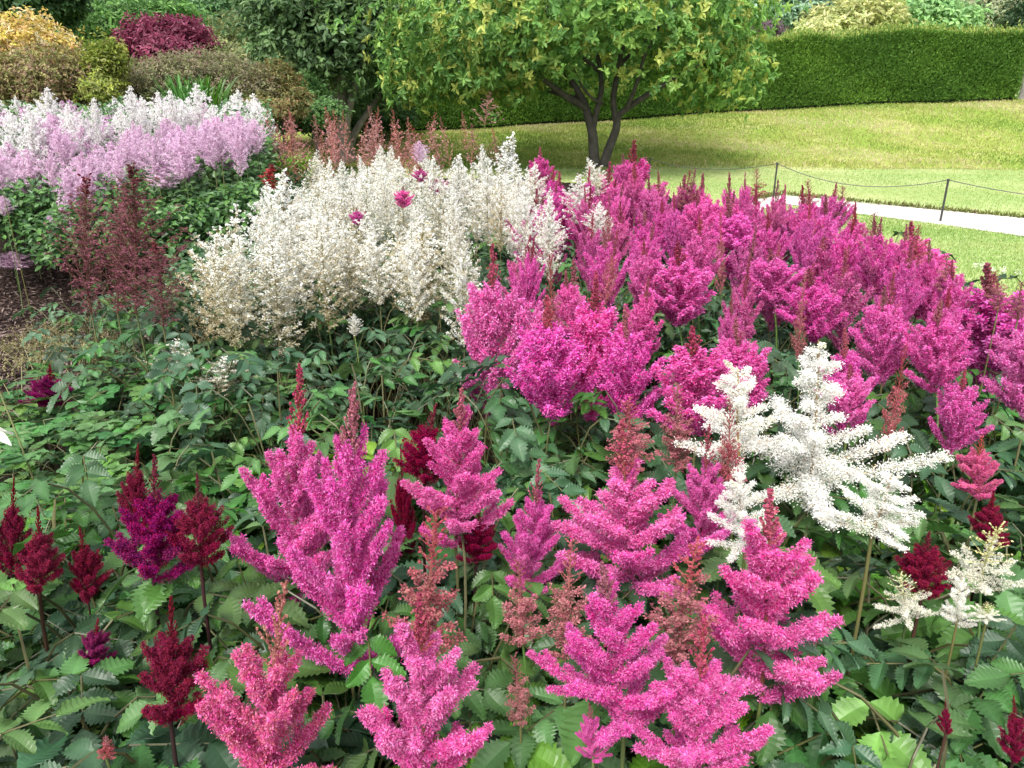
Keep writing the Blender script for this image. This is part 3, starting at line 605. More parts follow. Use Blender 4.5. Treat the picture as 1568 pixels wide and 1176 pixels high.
# thin brown-pink spires at the back
for i in range(46):
    tx = random.uniform(395, 640) if i < 38 else random.uniform(640, 770); ty = random.uniform(160, 215) + (10 if tx > 600 else 0)
    z = random.uniform(1.08, 1.28); Y = random.uniform(6.2, 8.2); p = at_y(tx, ty, Y)
    z = p.z; b = proj((p.x + random.uniform(-.08, .08), Y, z - random.uniform(.3, .5)))
    if z > 1.45 or z < .6: continue
    flower('far', 'far_spire', tx, ty, b[0], b[1], random.uniform(.14, .26) * FPX / Y, z)
# dark bud tips standing above the pink field
for px, py in ((1050, 262), (1160, 258), (1240, 276), (1288, 285), (1335, 325), (1404, 345), (1448, 390), (1530, 415), (1560, 430)):
    flower('rose', 'rose_spire', px, py, px - 2, py + 60, 34, random.uniform(.98, 1.04))

# ------------------------------------------------------------------ leaves
def leaflet(mb, o, d, up, ln, wd, c, teeth=11, fold=.22, droop=.25, lobes=0.):
    """toothed, corrugated leaflet; o foot, d direction, up surface normal"""
    d = d / np.linalg.norm(d); s = np.cross(d, up); s /= np.linalg.norm(s); up = np.cross(s, d)
    n = teeth * 2 + 1; u = np.linspace(0, 1, n)
    w = np.sin(np.pi * np.clip(u, 0, 1) ** .72) ** .8 * (1 - .15 * u)
    if lobes: w = w * (1 + lobes * np.cos(u * 3 * 2 * math.pi))
    w = w * wd / 2; w[0] = .002; w[-1] = .0008
    tooth = np.where(np.arange(n) % 2 == 0, np.random.uniform(.92, 1.12, n), np.random.uniform(.70, .82, n))
    V = []; C = []; ph = np.random.uniform(0, 6.28); wv = ln * .035 * np.sin(u * 4 + ph) * u
    c = np.array(c)
    for i in range(n):
        rid = (1 if i % 2 else -1) * ln * .0045
        p0 = o + d * ln * u[i] - up * ln * droop * u[i] ** 2
        for k, f in enumerate((-1, -.55, 0, .55, 1)):
            ww = w[i] * abs(f) * (tooth[i] if abs(f) == 1 else 1) * (1 if f > 0 else -1)
            sh = ln * .06 * abs(f) ** 1.2 + (ln * .02 if abs(f) == 1 and i % 2 == 0 else 0)
            z = fold * abs(ww) + (rid if 0 < abs(f) < 1 else -ln * .008 if f == 0 else rid * .4)
            V.append(p0 + s * (ww + wv[i]) + up * (z + ln * .05 * math.sin(u[i] * 5 + ph + f * 1.5)) + d * (sh if 0 < i < n - 1 else 0))
            C.append(c * (1.22 if f == 0 else .98 + .05 * (i % 2)))
    Q = [[i * 5 + k, i * 5 + k + 1, (i + 1) * 5 + k + 1, (i + 1) * 5 + k] for i in range(n - 1) for k in range(4)]
    mb.add(V, Q, np.array(C))
def leaf_mesh(seed, ln, wr, reach, h, c, teeth, pairs, tilt, mat, petc=(.12, .12, .05)):
    """compound leaf in plant coordinates: leafstalk from the plant's foot, then leaflets"""
    r = np.random.default_rng(seed); mb = MB()
    P = bez((0, 0, 0), (reach * .1, 0, h * .5), (reach * .45, 0, h * .95), (reach, 0, h), 8)
    tube(mb, P, np.linspace(.003, .0018, 8), petc, 5)
    ax = np.array([math.cos(tilt), 0, -math.sin(tilt)]); up = np.array([math.sin(tilt), 0, math.cos(tilt)])
    side = np.array([0, 1., 0]); o = P[-1]; step = ln * .55
    tube(mb, [o, o + ax * step * (pairs - .2)], [.0016, .0010], petc, 4)
    for k in range(pairs):
        for sg in (-1, 1):
            a = R(62) - R(8) * k + r.normal() * .12
            d = ax * math.cos(a) + side * sg * math.sin(a) + r.normal(size=3) * .16
            l = ln * (.92 - .10 * (pairs - 1 - k) * .5) * r.uniform(.85, 1.1)
            leaflet(mb, o + ax * step * k, d, up + r.normal(size=3) * .24, l, l * wr * r.uniform(.9, 1.1), np.array(c) * r.uniform(.75, 1.3), teeth, r.uniform(.05, .45), r.uniform(.05, .5))
    l = ln * 1.1
    leaflet(mb, o + ax * step * (pairs - .2), ax + r.normal(size=3) * .1, up + r.normal(size=3) * .12, l, l * wr * 1.05, np.array(c) * r.uniform(.9, 1.2), teeth, .2, .25)
    return mb.mesh('leaf', mat)
G1, G2, G3, G4 = (.052, .125, .042), (.070, .165, .040), (.042, .098, .044), (.12, .25, .035)
BIG = [leaf_mesh(i, random.uniform(.050, .088), random.uniform(.52, .72), random.uniform(.04, .24), random.uniform(.38, .60), [G1, G2, G4, G3, G2, G4, G3, G2, G1, G2][i], 9, 2 + (i % 3 == 0), R(random.uniform(-5, 45)), M['leaf']) for i in range(10)]
MIDL = [leaf_mesh(20 + i, random.uniform(.050, .068), random.uniform(.56, .7), random.uniform(.05, .22), random.uniform(.42, .60), [G1, G3, G3, G2, G3, G1][i], 7, 2 + (i % 2), R(random.uniform(0, 30)), M['leaf']) for i in range(6)]
def round_leaf(seed, c):
    """columbine-like leaf: three stalked leaflets, each a rounded three-lobed blade"""
    r = np.random.default_rng(seed); mb = MB(); h = r.uniform(.30, .42); reach = r.uniform(.05, .2)
    P = bez((0, 0, 0), (reach * .1, 0, h * .5), (reach * .45, 0, h * .95), (reach, 0, h), 8); tube(mb, P, .0018, (.15, .15, .06), 4)
    for a in (-1.15, 0, 1.15):
        d = np.array([math.cos(a), math.sin(a), r.normal() * .12]); q = P[-1] + d * .035; tube(mb, [P[-1], q], .001, (.15, .15, .06), 3)
        for b in (-.95, 0, .95):
            dd = np.array([math.cos(a + b), math.sin(a + b), r.normal() * .18])
            up = np.array([0, 0, 1.]) + r.normal(size=3) * .15
            leaflet(mb, q, dd, up, r.uniform(.04, .052), .040, np.array(c) * r.uniform(.85, 1.2), 3, .12, .1)
    return mb.mesh('leaf', M['small_leaf'])
RND = [round_leaf(i, [(.075, .18, .05), (.06, .155, .05), (.11, .23, .05), (.055, .13, .05)][i % 4]) for i in range(5)]
def clump(name, noun, cat, group, x, y, leaves, n, sc, hz=1., spread=1.):
    g = ground_z(x, y); o = empty(name, (x, y, g), cat, None, group, random.uniform(0, 6.28))
    if 'toothed' in name: sc *= 1 + .25 * (1 - smooth(.9, 1.9, y)) * smooth(.15, .6, abs(x))
    hz = hz / (sc if 'toothed' in name else 1)
    for k in range(n):
        c = add('leaf', random.choice(leaves), o); s = sc * random.uniform(.85, 1.2)
        c.rotation_euler = (random.gauss(0, .10) * spread, random.gauss(0.02, .12) * spread, k * 2.4 + random.gauss(0, .3)); c.scale = (s, s, s * hz * random.uniform(.82, 1.08))
    PENDING.append((o, noun, proj((x, y, g + .5 * hz * sc))))
def region(polypx, z0, spacing, maxn): return fill(polypx, z0, spacing, maxn, avoid=0.)
# large toothed foreground leaves
for x, y in region([(-250, 1350), (-60, 830), (300, 760), (620, 720), (1000, 700), (1300, 660), (1650, 640), (1800, 1350)], .5, .165, 110):
    clump('toothed_leaf_clump', 'clump of large toothed leaves', 'leaf clump', 'clumps of large toothed leaves', x, y, BIG, 28, random.uniform(.85, 1.1), spread=1.2)
# middle dark leaves
for x, y in region([(230, 560), (420, 700), (620, 720), (1000, 700), (1300, 660), (1650, 640), (1640, 500), (1300, 420), (800, 380), (500, 420), (300, 460)], .5, .19, 130):
    clump('dark_leaf_clump', 'clump of dark leaves', 'leaf clump', 'clumps of dark leaves below the plumes', x, y, MIDL, 14, random.uniform(.85, 1.05))
for x, y in region([(110, 470), (290, 440), (320, 560), (130, 580)], .42, .17, 16):
    clump('dark_leaf_clump', 'clump of dark leaves', 'leaf clump', 'clumps of dark leaves below the plumes', x, y, MIDL, 14, random.uniform(.75, .9))
# bright round-lobed leaves on the left
for x, y in region([(-60, 830), (-80, 640), (120, 590), (250, 570), (400, 600), (430, 720), (300, 770)], .36, .15, 70):
    clump('round_leaf_clump', 'clump of bright round-lobed leaves', 'leaf clump', 'clumps of bright round-lobed leaves', x, y, RND, 14, random.uniform(.9, 1.15))
# far foliage, too many leaves to count: one mass per bed part
def leaf_mass(name, n, sampler, ln, wd, cols, label, mat=M['small_leaf']):
    mb = MB(); P = np.array([sampler() for _ in range(n)])
    N = unit(np.array([[0, -.35, 1.]]) + rng.normal(size=(n, 3)) * .38); D = unit(np.cross(N, rng.normal(size=(n, 3))))
    c = np.array(cols)[rng.integers(0, len(cols), n)] * rng.uniform(.75, 1.3, (n, 1))
    flat_kites(mb, P, D, N, ln * rng.uniform(.7, 1.3, n), wd * rng.uniform(.7, 1.2, n), c)
    o = kind(add(name, mb.mesh(name, mat)), 'stuff'); tag(o, 'foliage', label); return o
def clumpy(x, y, f=3.1): return math.sin(x * f * 2 + 1.3 * math.sin(y * f)) * math.cos(y * f * 1.7 + x)
def s_lil():
    while True:
        y = random.uniform(5.0, 8.4); px = random.uniform(-80, 420); x = (px - 784) / FPX * (y * CP + .25)
        lim = 5.2 + .2 * math.sin(x * 5) if px < 150 else 4.85 + .1 * math.sin(x * 6)
        if y < lim: continue
        e = smooth(lim, lim + .35, y); h = (.62 + .16 * e) * (1 + .12 * clumpy(x, y)); return (x, y, ground_z(x, y) + h * random.uniform(.35, 1) ** .6)
leaf_mass('lilac_bed_foliage', 34000, s_lil, .055, .032, [(.08, .18, .05), (.11, .24, .06), (.06, .14, .045), (.15, .30, .07)], 'green leaf mass under the lilac astilbes')
def s_wh():
    while True:
        y = random.uniform(3.3, 8.6); px = random.uniform(250, 1450); x = (px - 784) / FPX * (y * CP + .3)
        if x > bed_x(y) - .1 or x < -2.6 + .1 * y and y < 4: continue
        q = proj((x, y, .62))
        if q[0] > 820 and q[1] < np.interp(q[0], [820, 1000, 1180, 1300, 1440, 1568], [330, 320, 340, 365, 430, 500]): continue
        if q[0] < 820 and q[1] < 285: continue
        return (x, y, ground_z(x, y) + .54 * (1 + .1 * clumpy(x, y)) * random.uniform(.3, 1) ** .6)
leaf_mass('far_bed_foliage', 30000, s_wh, .055, .032, [(.05, .12, .04), (.075, .17, .045), (.04, .10, .04)], 'green leaf mass behind the white and pink plumes')

# ------------------------------------------------------------------ left soil details
def s_mulch():
    y = random.uniform(3.2, 6.2); x = (random.uniform(-80, 240) - 784) / FPX * (y * CP + .4); return x, y
mb = MB(); n = 9000; P = np.array([(lambda q: (q[0], q[1], ground_z(*q) + .012 + abs(random.gauss(0, .012))))(s_mulch()) for _ in range(n)])
D = unit(rng.normal(size=(n, 3)) * [1, 1, .25]); N = unit(np.array([[0, 0, 1.]]) + rng.normal(size=(n, 3)) * .4)
c = np.array([(.05, .028, .024), (.09, .055, .048), (.03, .018, .016), (.15, .11, .095)])[rng.integers(0, 4, n)]
flat_kites(mb, P, D, N, rng.uniform(.02, .06, n), rng.uniform(.006, .016, n), c, droop=0)
o = kind(add('bark_mulch', mb.mesh('bark_mulch', M['bark'])), 'stuff'); tag(o, 'mulch', 'dark brown bark mulch on the soil left of the maroon plumes')
# dried seed-head plant
def seed_plant(x, y, h, n, label, spread=.22, c=(.20, .17, .08), stem=(.22, .22, .10)):
    g = ground_z(x, y); o = empty('seedhead_plant', (x, y, g), 'plant', label, 'dried seed-head plants')
    r = np.random.default_rng(int(x * 100) + 500); st = MB(); sd = MB()
    top = np.array([0, 0, h * .62]); tube(st, bez((0, 0, 0), (.01, 0, h * .2), (-.01, .01, h * .4), top, 8), np.linspace(.005, .003, 8), stem)
    for i in range(n):
        a = i * 2.4; e = top + np.array([math.cos(a) * spread * r.uniform(.3, 1), math.sin(a) * spread * r.uniform(.3, 1), h * r.uniform(.2, .38)])
        b0 = top * r.uniform(.6, 1); tube(st, bez(b0, b0 * .6 + e * .4 + [0, 0, .02], b0 * .2 + e * .8 + [0, 0, .02], e, 6), np.linspace(.0022, .001, 6), stem, 4)
        for k in range(14):
            q = e + r.normal(size=3) * [.035, .035, .018]; tube(st, [e - [0, 0, .02], q], .0006, stem, 3)
            P = q + r.normal(size=(7, 3)) * .006; D = unit(r.normal(size=(7, 3)) + [0, 0, .3]); kites(sd, P, D, .011, .005, np.array(c) * r.uniform(.7, 1.5), np.array(c) * 1.3, r)
    add('stalk', st.mesh('stalk', M['stem']), o); add('seed_heads', sd.mesh('seed_heads', M['bud']), o)
for px, py, z, n, lb in ((40, 500, .52, 9, 'dried pale seed heads at the left edge over dark soil'), (100, 520, .48, 8, 'dried seed-head plant beside the tall green flower stem'), (150, 490, .42, 7, 'browned seed-head tuft under the maroon plumes'), (5, 520, .62, 8, 'tall thin seed-head plant cut by the left edge')):
    p = at_z(px, py, z); seed_plant(p.x, p.y, z, n, lb)
# ferny green plant at left edge and white petal
p = at_z(28, 640, .55)
o = empty('tall_stem_plant', (p.x, p.y, 0), 'plant', 'tall bare green stem near the left edge above round-lobed leaves'); mb = MB()
tube(mb, bez((.0, 0, 0), (.02, 0, .2), (.0, 0, .42), (-.05, 0, .72), 10), np.linspace(.0045, .002, 10), (.20, .22, .08)); add('stem', mb.mesh('stem', M['stem'], True), o)
mb = MB(); leaf_p = np.array([[.0, 0, .35], [0, 0, .42], [-.01, 0, .50]])
for q in leaf_p:
    for k in range(7):
        a = k * .9; d = np.array([math.cos(a), math.sin(a), .1]); leaflet(mb, q + d * .02 * k / 3, d, np.array([0, 0, 1.]), .05, .022, (.09, .2, .05), 3, .1, .1)
add('leaves', mb.mesh('leaves', M['small_leaf']), o)
p = at_z(-28, 655, .62); o = empty('white_lily', (p.x, p.y, 0), 'flower', 'white pointed lily petal poking in at the left edge')
mb = MB(); tube(mb, bez((-.02, 0, 0), (-.02, 0, .2), (0, 0, .4), (0, 0, .62), 8), .004, (.15, .2, .06)); add('stem', mb.mesh('stem', M['stem'], True), o)
mb = MB()
for a in (-.1, 1.0, 2.1, 3.1, 4.2, 5.2): 
    d = np.array([math.cos(a), math.sin(a), -.35]); leaflet(mb, np.array([0, 0, .62]), d, np.array([0, 0, 1.]), .085, .04, (.78, .76, .70), 2, .1, .25)
add('petals', mb.mesh('petals', M['white_petal']), o)

# strappy green leaves
def strap(name, px, py, Y, n, h, c, label, spread=.5):
    p = at_y(px, py, Y); g = ground_z(p.x, p.y); r = np.random.default_rng(int(px)); mb = MB(); h *= .72
    for i in range(n):
        a = r.uniform(0, 6.28); e = r.uniform(.1, 1) * spread * h; w = .012 * r.uniform(.8, 1.5)
        P = bez((r.normal() * .08, r.normal() * .08, 0), (math.cos(a) * e * .2, math.sin(a) * e * .2, h * .6), (math.cos(a) * e * .6, math.sin(a) * e * .6, h), (math.cos(a) * e, math.sin(a) * e, h * r.uniform(.75, 1.05)), 7)
        sdv = np.array([-math.sin(a), math.cos(a), 0]) if r.random() < .5 else np.array([1., 0, 0]); W = np.array([1, 1, .95, .85, .7, .45, .05])[:, None] * w
        V = np.concatenate([P + sdv * W, P - sdv * W]); mb.add(V, [[k, k + 1, 8 + k, 7 + k] for k in range(6)], np.array(c) * r.uniform(.7, 1.35))
    o = add(name, mb.mesh(name, M['small_leaf']), None, (p.x, p.y, g)); tag(o, 'plant', label); return o
strap('strap_leaf_plant', 410, 250, 6.6, 90, .85, (.12, .26, .03), 'upright bright green strap leaves right of the lilac clump')
strap('strap_leaf_plant', 450, 240, 7.0, 90, .8, (.14, .27, .03), 'green strap leaves amid the brownish pink spires', .6)
strap('strap_leaf_plant', 320, 190, 9.6, 110, 1.55, (.07, .20, .03), 'dark green strap leaves rising behind the lilac clump', .5)
strap('strap_leaf_plant', 285, 190, 9.3, 90, 1.5, (.09, .22, .03), 'lighter green strap leaves left behind the lilac clump', .4)

# ------------------------------------------------------------------ trees, shrubs
def crown_points(lobes, n, r, shell=.25, flat=.0):
    vol = np.array([a * b * c for _, (a, b, c) in lobes]) ** .67; k = r.choice(len(lobes), n, p=vol / vol.sum())
    C = np.array([l[0] for l in lobes])[k]; A = np.array([l[1] for l in lobes])[k]
    D = unit(r.normal(size=(n, 3))); rad = 1 - np.abs(r.normal(size=n)) * shell; q = r.random(n) < .10; rad[q] = r.uniform(.95, 1.22, q.sum())
    wob = 1 + .13 * np.sin(D[:, 0] * 7 + k) + .13 * np.sin(D[:, 2] * 9 + k * 2) + .08 * np.sin(D[:, 1] * 13) + .12 * np.sin(D[:, 0] * 17 + D[:, 2] * 13 + k)
    return C + D * A * (rad * wob)[:, None], D
def shrub(name, cat, label, lobes, n, ln, wd, cols, seed, trunk=None, rosette=1, up=.3, trunkc=(.09, .07, .055), group=None, keep=None, mat='tree_leaf', tipc=None):
    """lobes: list of (centre, radii) in world space; leaves grow on short twigs throughout"""
    r = np.random.default_rng(seed); x = np.mean([l[0][0] for l in lobes]); y = np.mean([l[0][1] for l in lobes]); base = np.array([x, y, ground_z(x, y)])
    if trunk is not None: base = np.array([trunk[0], trunk[1], ground_z(trunk[0], trunk[1])])
    o = empty(name, tuple(base), cat, label, group); mb = MB()
    P, D = crown_points(lobes, n, r)
    if keep is not None:
        m = keep(P); P = P[m]; D = D[m]
    P = P[P[:, 2] > base[2] + .05] if len(P) else P; D = unit(P - np.mean([l[0] for l in lobes], 0))
    # sprays: clusters of leaves about twig tips
    m = rosette; n_ = len(P); Pr = np.repeat(P, m, 0); tw = unit(D + r.normal(size=D.shape) * .5 + [0, 0, up]); twr = np.repeat(tw, m, 0)
    Dl = unit(twr * .35 + r.normal(size=Pr.shape) * .75); N = unit(np.repeat(tw, m, 0) + np.array([0, 0, .8]) + r.normal(size=Pr.shape) * .35)
    Dl = unit(Dl - N * np.sum(Dl * N, 1, keepdims=True) * .7)
    cc = np.array(cols); ci = cc[r.integers(0, len(cc), n_)]
    if tipc is not None:
        hi = r.random(n_) < tipc[0]; ci[hi] = np.array(tipc[1])
    c = np.repeat(ci * r.uniform(.7, 1.3, (n_, 1)), m, 0)
    Pr = Pr + Dl * ln * .1 - base
    flat_kites(mb, Pr, Dl, N, ln * r.uniform(.65, 1.25, len(Pr)), wd * r.uniform(.7, 1.2, len(Pr)), c)
    add('crown', mb.mesh('crown', M[mat]), o)
    tb = MB()
    for i, (c0, A) in enumerate(lobes):
        e = np.array(c0) - base; s = np.array([r.normal() * .08, r.normal() * .08, 0.])
        tube(tb, bez(s, s + [0, 0, e[2] * .35], e * [.6, .6, .6], e, 9), np.linspace(.05, .015, 9) * (2 if trunk is not None else .6), trunkc, 6)
        for j in range(5):
            f = e + unit(r.normal(size=3)) * np.array(A) * .8; tube(tb, bez(e * .75, e * .9, e * .5 + f * .5 + [0, 0, .05], f, 6), np.linspace(.02, .006, 6), trunkc, 4)
    if trunk is not None and len(trunk) > 2:
        tube(tb, [(0, 0, -.05), (0.02, 0, .3), (0, 0, .8), (.03, .0, lobes[0][0][2] - base[2])], np.array([1.25, 1, .9, .7]) * trunk[2], trunkc, 10)
    add('trunk' if trunk is not None else 'branches', tb.mesh('trunk', M['bark'], True), o)
    return o
def L_(px, py, Y, rx, rz, ry=None):
    """lobe given by its pixel centre, depth and pixel radii"""
    p = at_y(px, py, Y); k = (Y * CP) / FPX; return ((p.x, p.y, p.z), (rx * k, (ry or rx) * k, rz * k))

# the magnolia-like tree in the middle
TY = 13.6
tp = at_y(915, 252, TY); TX = tp.x
def tree():
    r = np.random.default_rng(5); o = empty('broadleaf_tree', (TX, TY, 0.0), 'tree', 'broad low tree with yellow-green leaves and forked trunk on the lawn')
    ANCHORS.append((880, 90, 'the broad lawn tree'))
    base = np.array([TX, TY, 0.]); mb = MB()
    lobes = [L_(700, 60, TY - .3, 118, 88), L_(650, 85, TY, 70, 70), L_(780, 0, TY - .5, 190, 110), L_(880, -40, TY, 210, 120), L_(1000, 0, TY - .3, 150, 120), L_(1080, 70, TY - .3, 92, 82),
             L_(1110, 30, TY, 70, 60), L_(850, 60, TY - 1.2, 90, 50), L_(1000, 70, TY - 1.0, 90, 60), L_(880, 40, TY + 1.8, 250, 110), L_(760, 100, TY + .8, 110, 60), L_(1050, 100, TY + .8, 90, 50), L_(780, 80, TY - .9, 80, 60), L_(640, 120, TY, 60, 42), L_(700, 135, TY + .4, 80, 40), L_(820, 125, TY + 1., 80, 40), L_(1120, 120, TY, 55, 42), L_(1060, 130, TY + .5, 70, 36)]
    P, D = crown_points(lobes, 8800, r, .22)
    q = np.array([proj(p) for p in P])     # the crown is open low at its centre, where the limbs fork
    front = P[:, 1] < TY + .3
    openz = (P[:, 2] < 1.9) & (np.abs(P[:, 0] - TX - .1) < .6) & front
    low = P[:, 2] < .86 + .25 * np.abs(np.sin(P[:, 0] * 2.1)) - .25 * (P[:, 0] > TX + 2) + .15 * (np.abs(P[:, 0] - TX) < 1.4)
    keep = ~low & (~openz | (r.random(len(P)) < .12)); P = P[keep]; D = D[keep]
    cen = np.array([TX, TY, 2.2]); D = unit(unit(P - cen) + D * .5)
    m = 6; tw = unit(D + r.normal(size=D.shape) * .45 + [0, 0, .45]); A = unit(np.cross(tw, r.normal(size=tw.shape))); B = np.cross(tw, A)
    th = r.uniform(0, 6.28, (len(P), 1)) + np.arange(m)[None] * 2.4 + r.normal(size=(len(P), m)) * .5
    Dl = unit((np.cos(th)[..., None] * A[:, None] + np.sin(th)[..., None] * B[:, None]) + tw[:, None] * r.uniform(-.1, 1.1, (len(P), m, 1)) - np.array([0, 0, .3])).reshape(-1, 3)
    N = unit(np.repeat(tw, m, 0) + r.normal(size=Dl.shape) * .35); n_ = len(P)
    cc = np.array([(.15, .31, .075), (.21, .39, .09), (.12, .26, .065), (.29, .46, .11)]); ci = cc[r.integers(0, 4, n_)]; out = np.linalg.norm((P - cen) / [3.4, 3.2, 1.9], axis=1)
    y_ = (r.random(n_) < .22); ci[y_] = (.44, .50, .12)
    c = np.repeat(ci * r.uniform(.8, 1.2, (n_, 1)), m, 0)
    flat_kites(mb, np.repeat(P, m, 0) - base, Dl, N,   .115 * r.uniform(.6, 1.2, n_ * m), .050 * r.uniform(.8, 1.2, n_ * m), c)
    add('crown', mb.mesh('crown', M['tree_leaf']), o)
    tb = MB(); bc = (.06, .055, .05)
    def limb(pts, r0, r1, name=None):
        W = [np.array(at_y(a, b, TY + dy)) - base for a, b, dy in pts]
        t = np.linspace(0, 1, len(W)); tt = np.linspace(0, 1, len(W) * 4); Pq = np.stack([np.interp(tt, t, [w_[k] for w_ in W]) for k in range(3)], 1)
        Pq[1:-1] = (Pq[:-2] + Pq[1:-1] * 2 + Pq[2:]) / 4; Pq[1:-1] = (Pq[:-2] + Pq[1:-1] * 2 + Pq[2:]) / 4; tube(tb, Pq, np.linspace(r0, r1, len(Pq)), bc, 10)
    limb([(911, 256, 0), (909, 235, 0), (908, 205, 0), (900, 175, 0), (893, 155, .1), (880, 130, .3), (850, 100, .5), (790, 60, .6), (740, 30, .6)], .095, .03)
    limb([(924, 254, 0), (932, 228, 0), (944, 198, 0), (945, 178, 0), (968, 160, -.1), (1000, 140, -.3), (1050, 110, -.4), (1100, 80, -.5)], .082, .025)
    limb([(908, 195, 0), (915, 165, -.1), (922, 135, 0), (918, 95, .2), (905, 50, .2), (900, -20, .3)], .055, .02)
    limb([(943, 185, 0), (938, 150, 0), (948, 100, .1), (955, 60, 0), (975, -10, 0)], .055, .03)
    limb([(897, 165, 0), (870, 150, -.2), (840, 128, -.4), (812, 105, -.7), (780, 85, -.9)], .06, .02)
    limb([(922, 158, 0), (905, 150, -.3), (888, 128, -.5), (878, 100, -.7)], .03, .012)
    limb([(893, 155, .1), (860, 145, .6), (800, 125, 1.0), (720, 100, 1.0), (660, 90, .7)], .05, .015)
    limb([(960, 165, -.1), (975, 130, -.4), (985, 90, -.6), (1010, 40, -.6)], .04, .015)
    limb([(918, 110, .1), (860, 60, 0), (830, 10, -.2)], .035, .015); limb([(948, 100, .1), (1000, 50, .3), (1040, 0, .4)], .035, .015)
    add('trunk', tb.mesh('trunk', M['bark'], True), o)
tree()

# hedge: long clipped run along the top of the bank
def hedge():
    r = np.random.default_rng(3); Y0 = 19.2
    xa = at_y(560, 200, Y0).x; xb = at_y(1557, 150, Y0).x; Ym = Y0 + 1.2
    o = empty('clipped_hedge', ((xa + xb) / 2, Y0, 0), 'hedge', 'long tall clipped green hedge along the top of the bank'); ANCHORS.append((1350, 105, 'the clipped hedge'))
    mx = (xa + xb) / 2
    top = lambda x: float(np.interp(x, [at_y(p, 60, Y0).x for p in (560, 1150, 1180, 1250, 1290, 1340, 1400, 1480, 1560)], [at_y(1000, q, Y0).z for q in (75, 68, 64, 53, 60, 50, 46, 52, 50)]))
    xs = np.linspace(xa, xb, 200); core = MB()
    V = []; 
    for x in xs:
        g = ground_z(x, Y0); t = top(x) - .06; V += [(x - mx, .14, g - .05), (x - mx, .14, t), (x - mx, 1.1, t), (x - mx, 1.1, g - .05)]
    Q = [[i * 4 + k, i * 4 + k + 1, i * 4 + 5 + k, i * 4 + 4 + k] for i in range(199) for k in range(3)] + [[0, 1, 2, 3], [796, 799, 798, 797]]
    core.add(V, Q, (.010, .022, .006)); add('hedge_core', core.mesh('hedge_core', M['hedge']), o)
    n = 150000; mb = MB(); x = r.uniform(xa, xb, n); face = r.random(n); g = np.array([ground_z(a, Y0) for a in x]); t = np.array([top(a) for a in x])
    P = np.zeros((n, 3)); P[:, 0] = x; fr = face < .78; tp_ = (face >= .78) & (face < .97); en = face >= .97
    hh = r.random(n) ** .9; P[:, 2] = g + .06 + (t - g - .06) * hh; dep = np.abs(r.normal(size=n)) * .05
    P[:, 1] = Y0 + dep + .05 * np.sin(x * 1.9 + P[:, 2] * 2.3) * np.sin(P[:, 2] * 3 + x * .7); P[tp_, 1] = Y0 + r.uniform(-.02, 1.15, tp_.sum()); P[tp_, 2] = (t + np.abs(r.normal(size=n)) * (.05 + .05 * np.sin(x * 3.1) ** 2))[tp_] - .05
    P[en, 0] = xb + r.normal(size=en.sum()) * .04; P[en, 1] = Y0 + r.uniform(0, 1.15, en.sum())
    D = np.tile([0, -.55, .75], (n, 1)); D[tp_] = [0, -.1, 1]; D = unit(D + r.normal(size=(n, 3)) * .45)
    pn = np.sin(x * 2.3 + 2 * np.sin(P[:, 2] * 2.1)) * .5 + np.sin(x * .9 + P[:, 2] * 1.3) * .5
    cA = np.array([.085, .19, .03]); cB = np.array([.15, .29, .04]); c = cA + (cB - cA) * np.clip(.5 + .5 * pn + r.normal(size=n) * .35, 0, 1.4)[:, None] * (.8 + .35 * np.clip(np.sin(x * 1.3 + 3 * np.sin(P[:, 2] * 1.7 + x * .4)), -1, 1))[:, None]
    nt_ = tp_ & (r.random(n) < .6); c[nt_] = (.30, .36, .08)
    kites(mb, P - [mx, Y0, 0], D, r.uniform(.04, .10, n), r.uniform(.014, .03, n), c * .8, c * 1.15, r)
    m = r.random(n) < .0; add('clipped_foliage', mb.mesh('clipped_foliage', M['hedge']), o)
hedge()

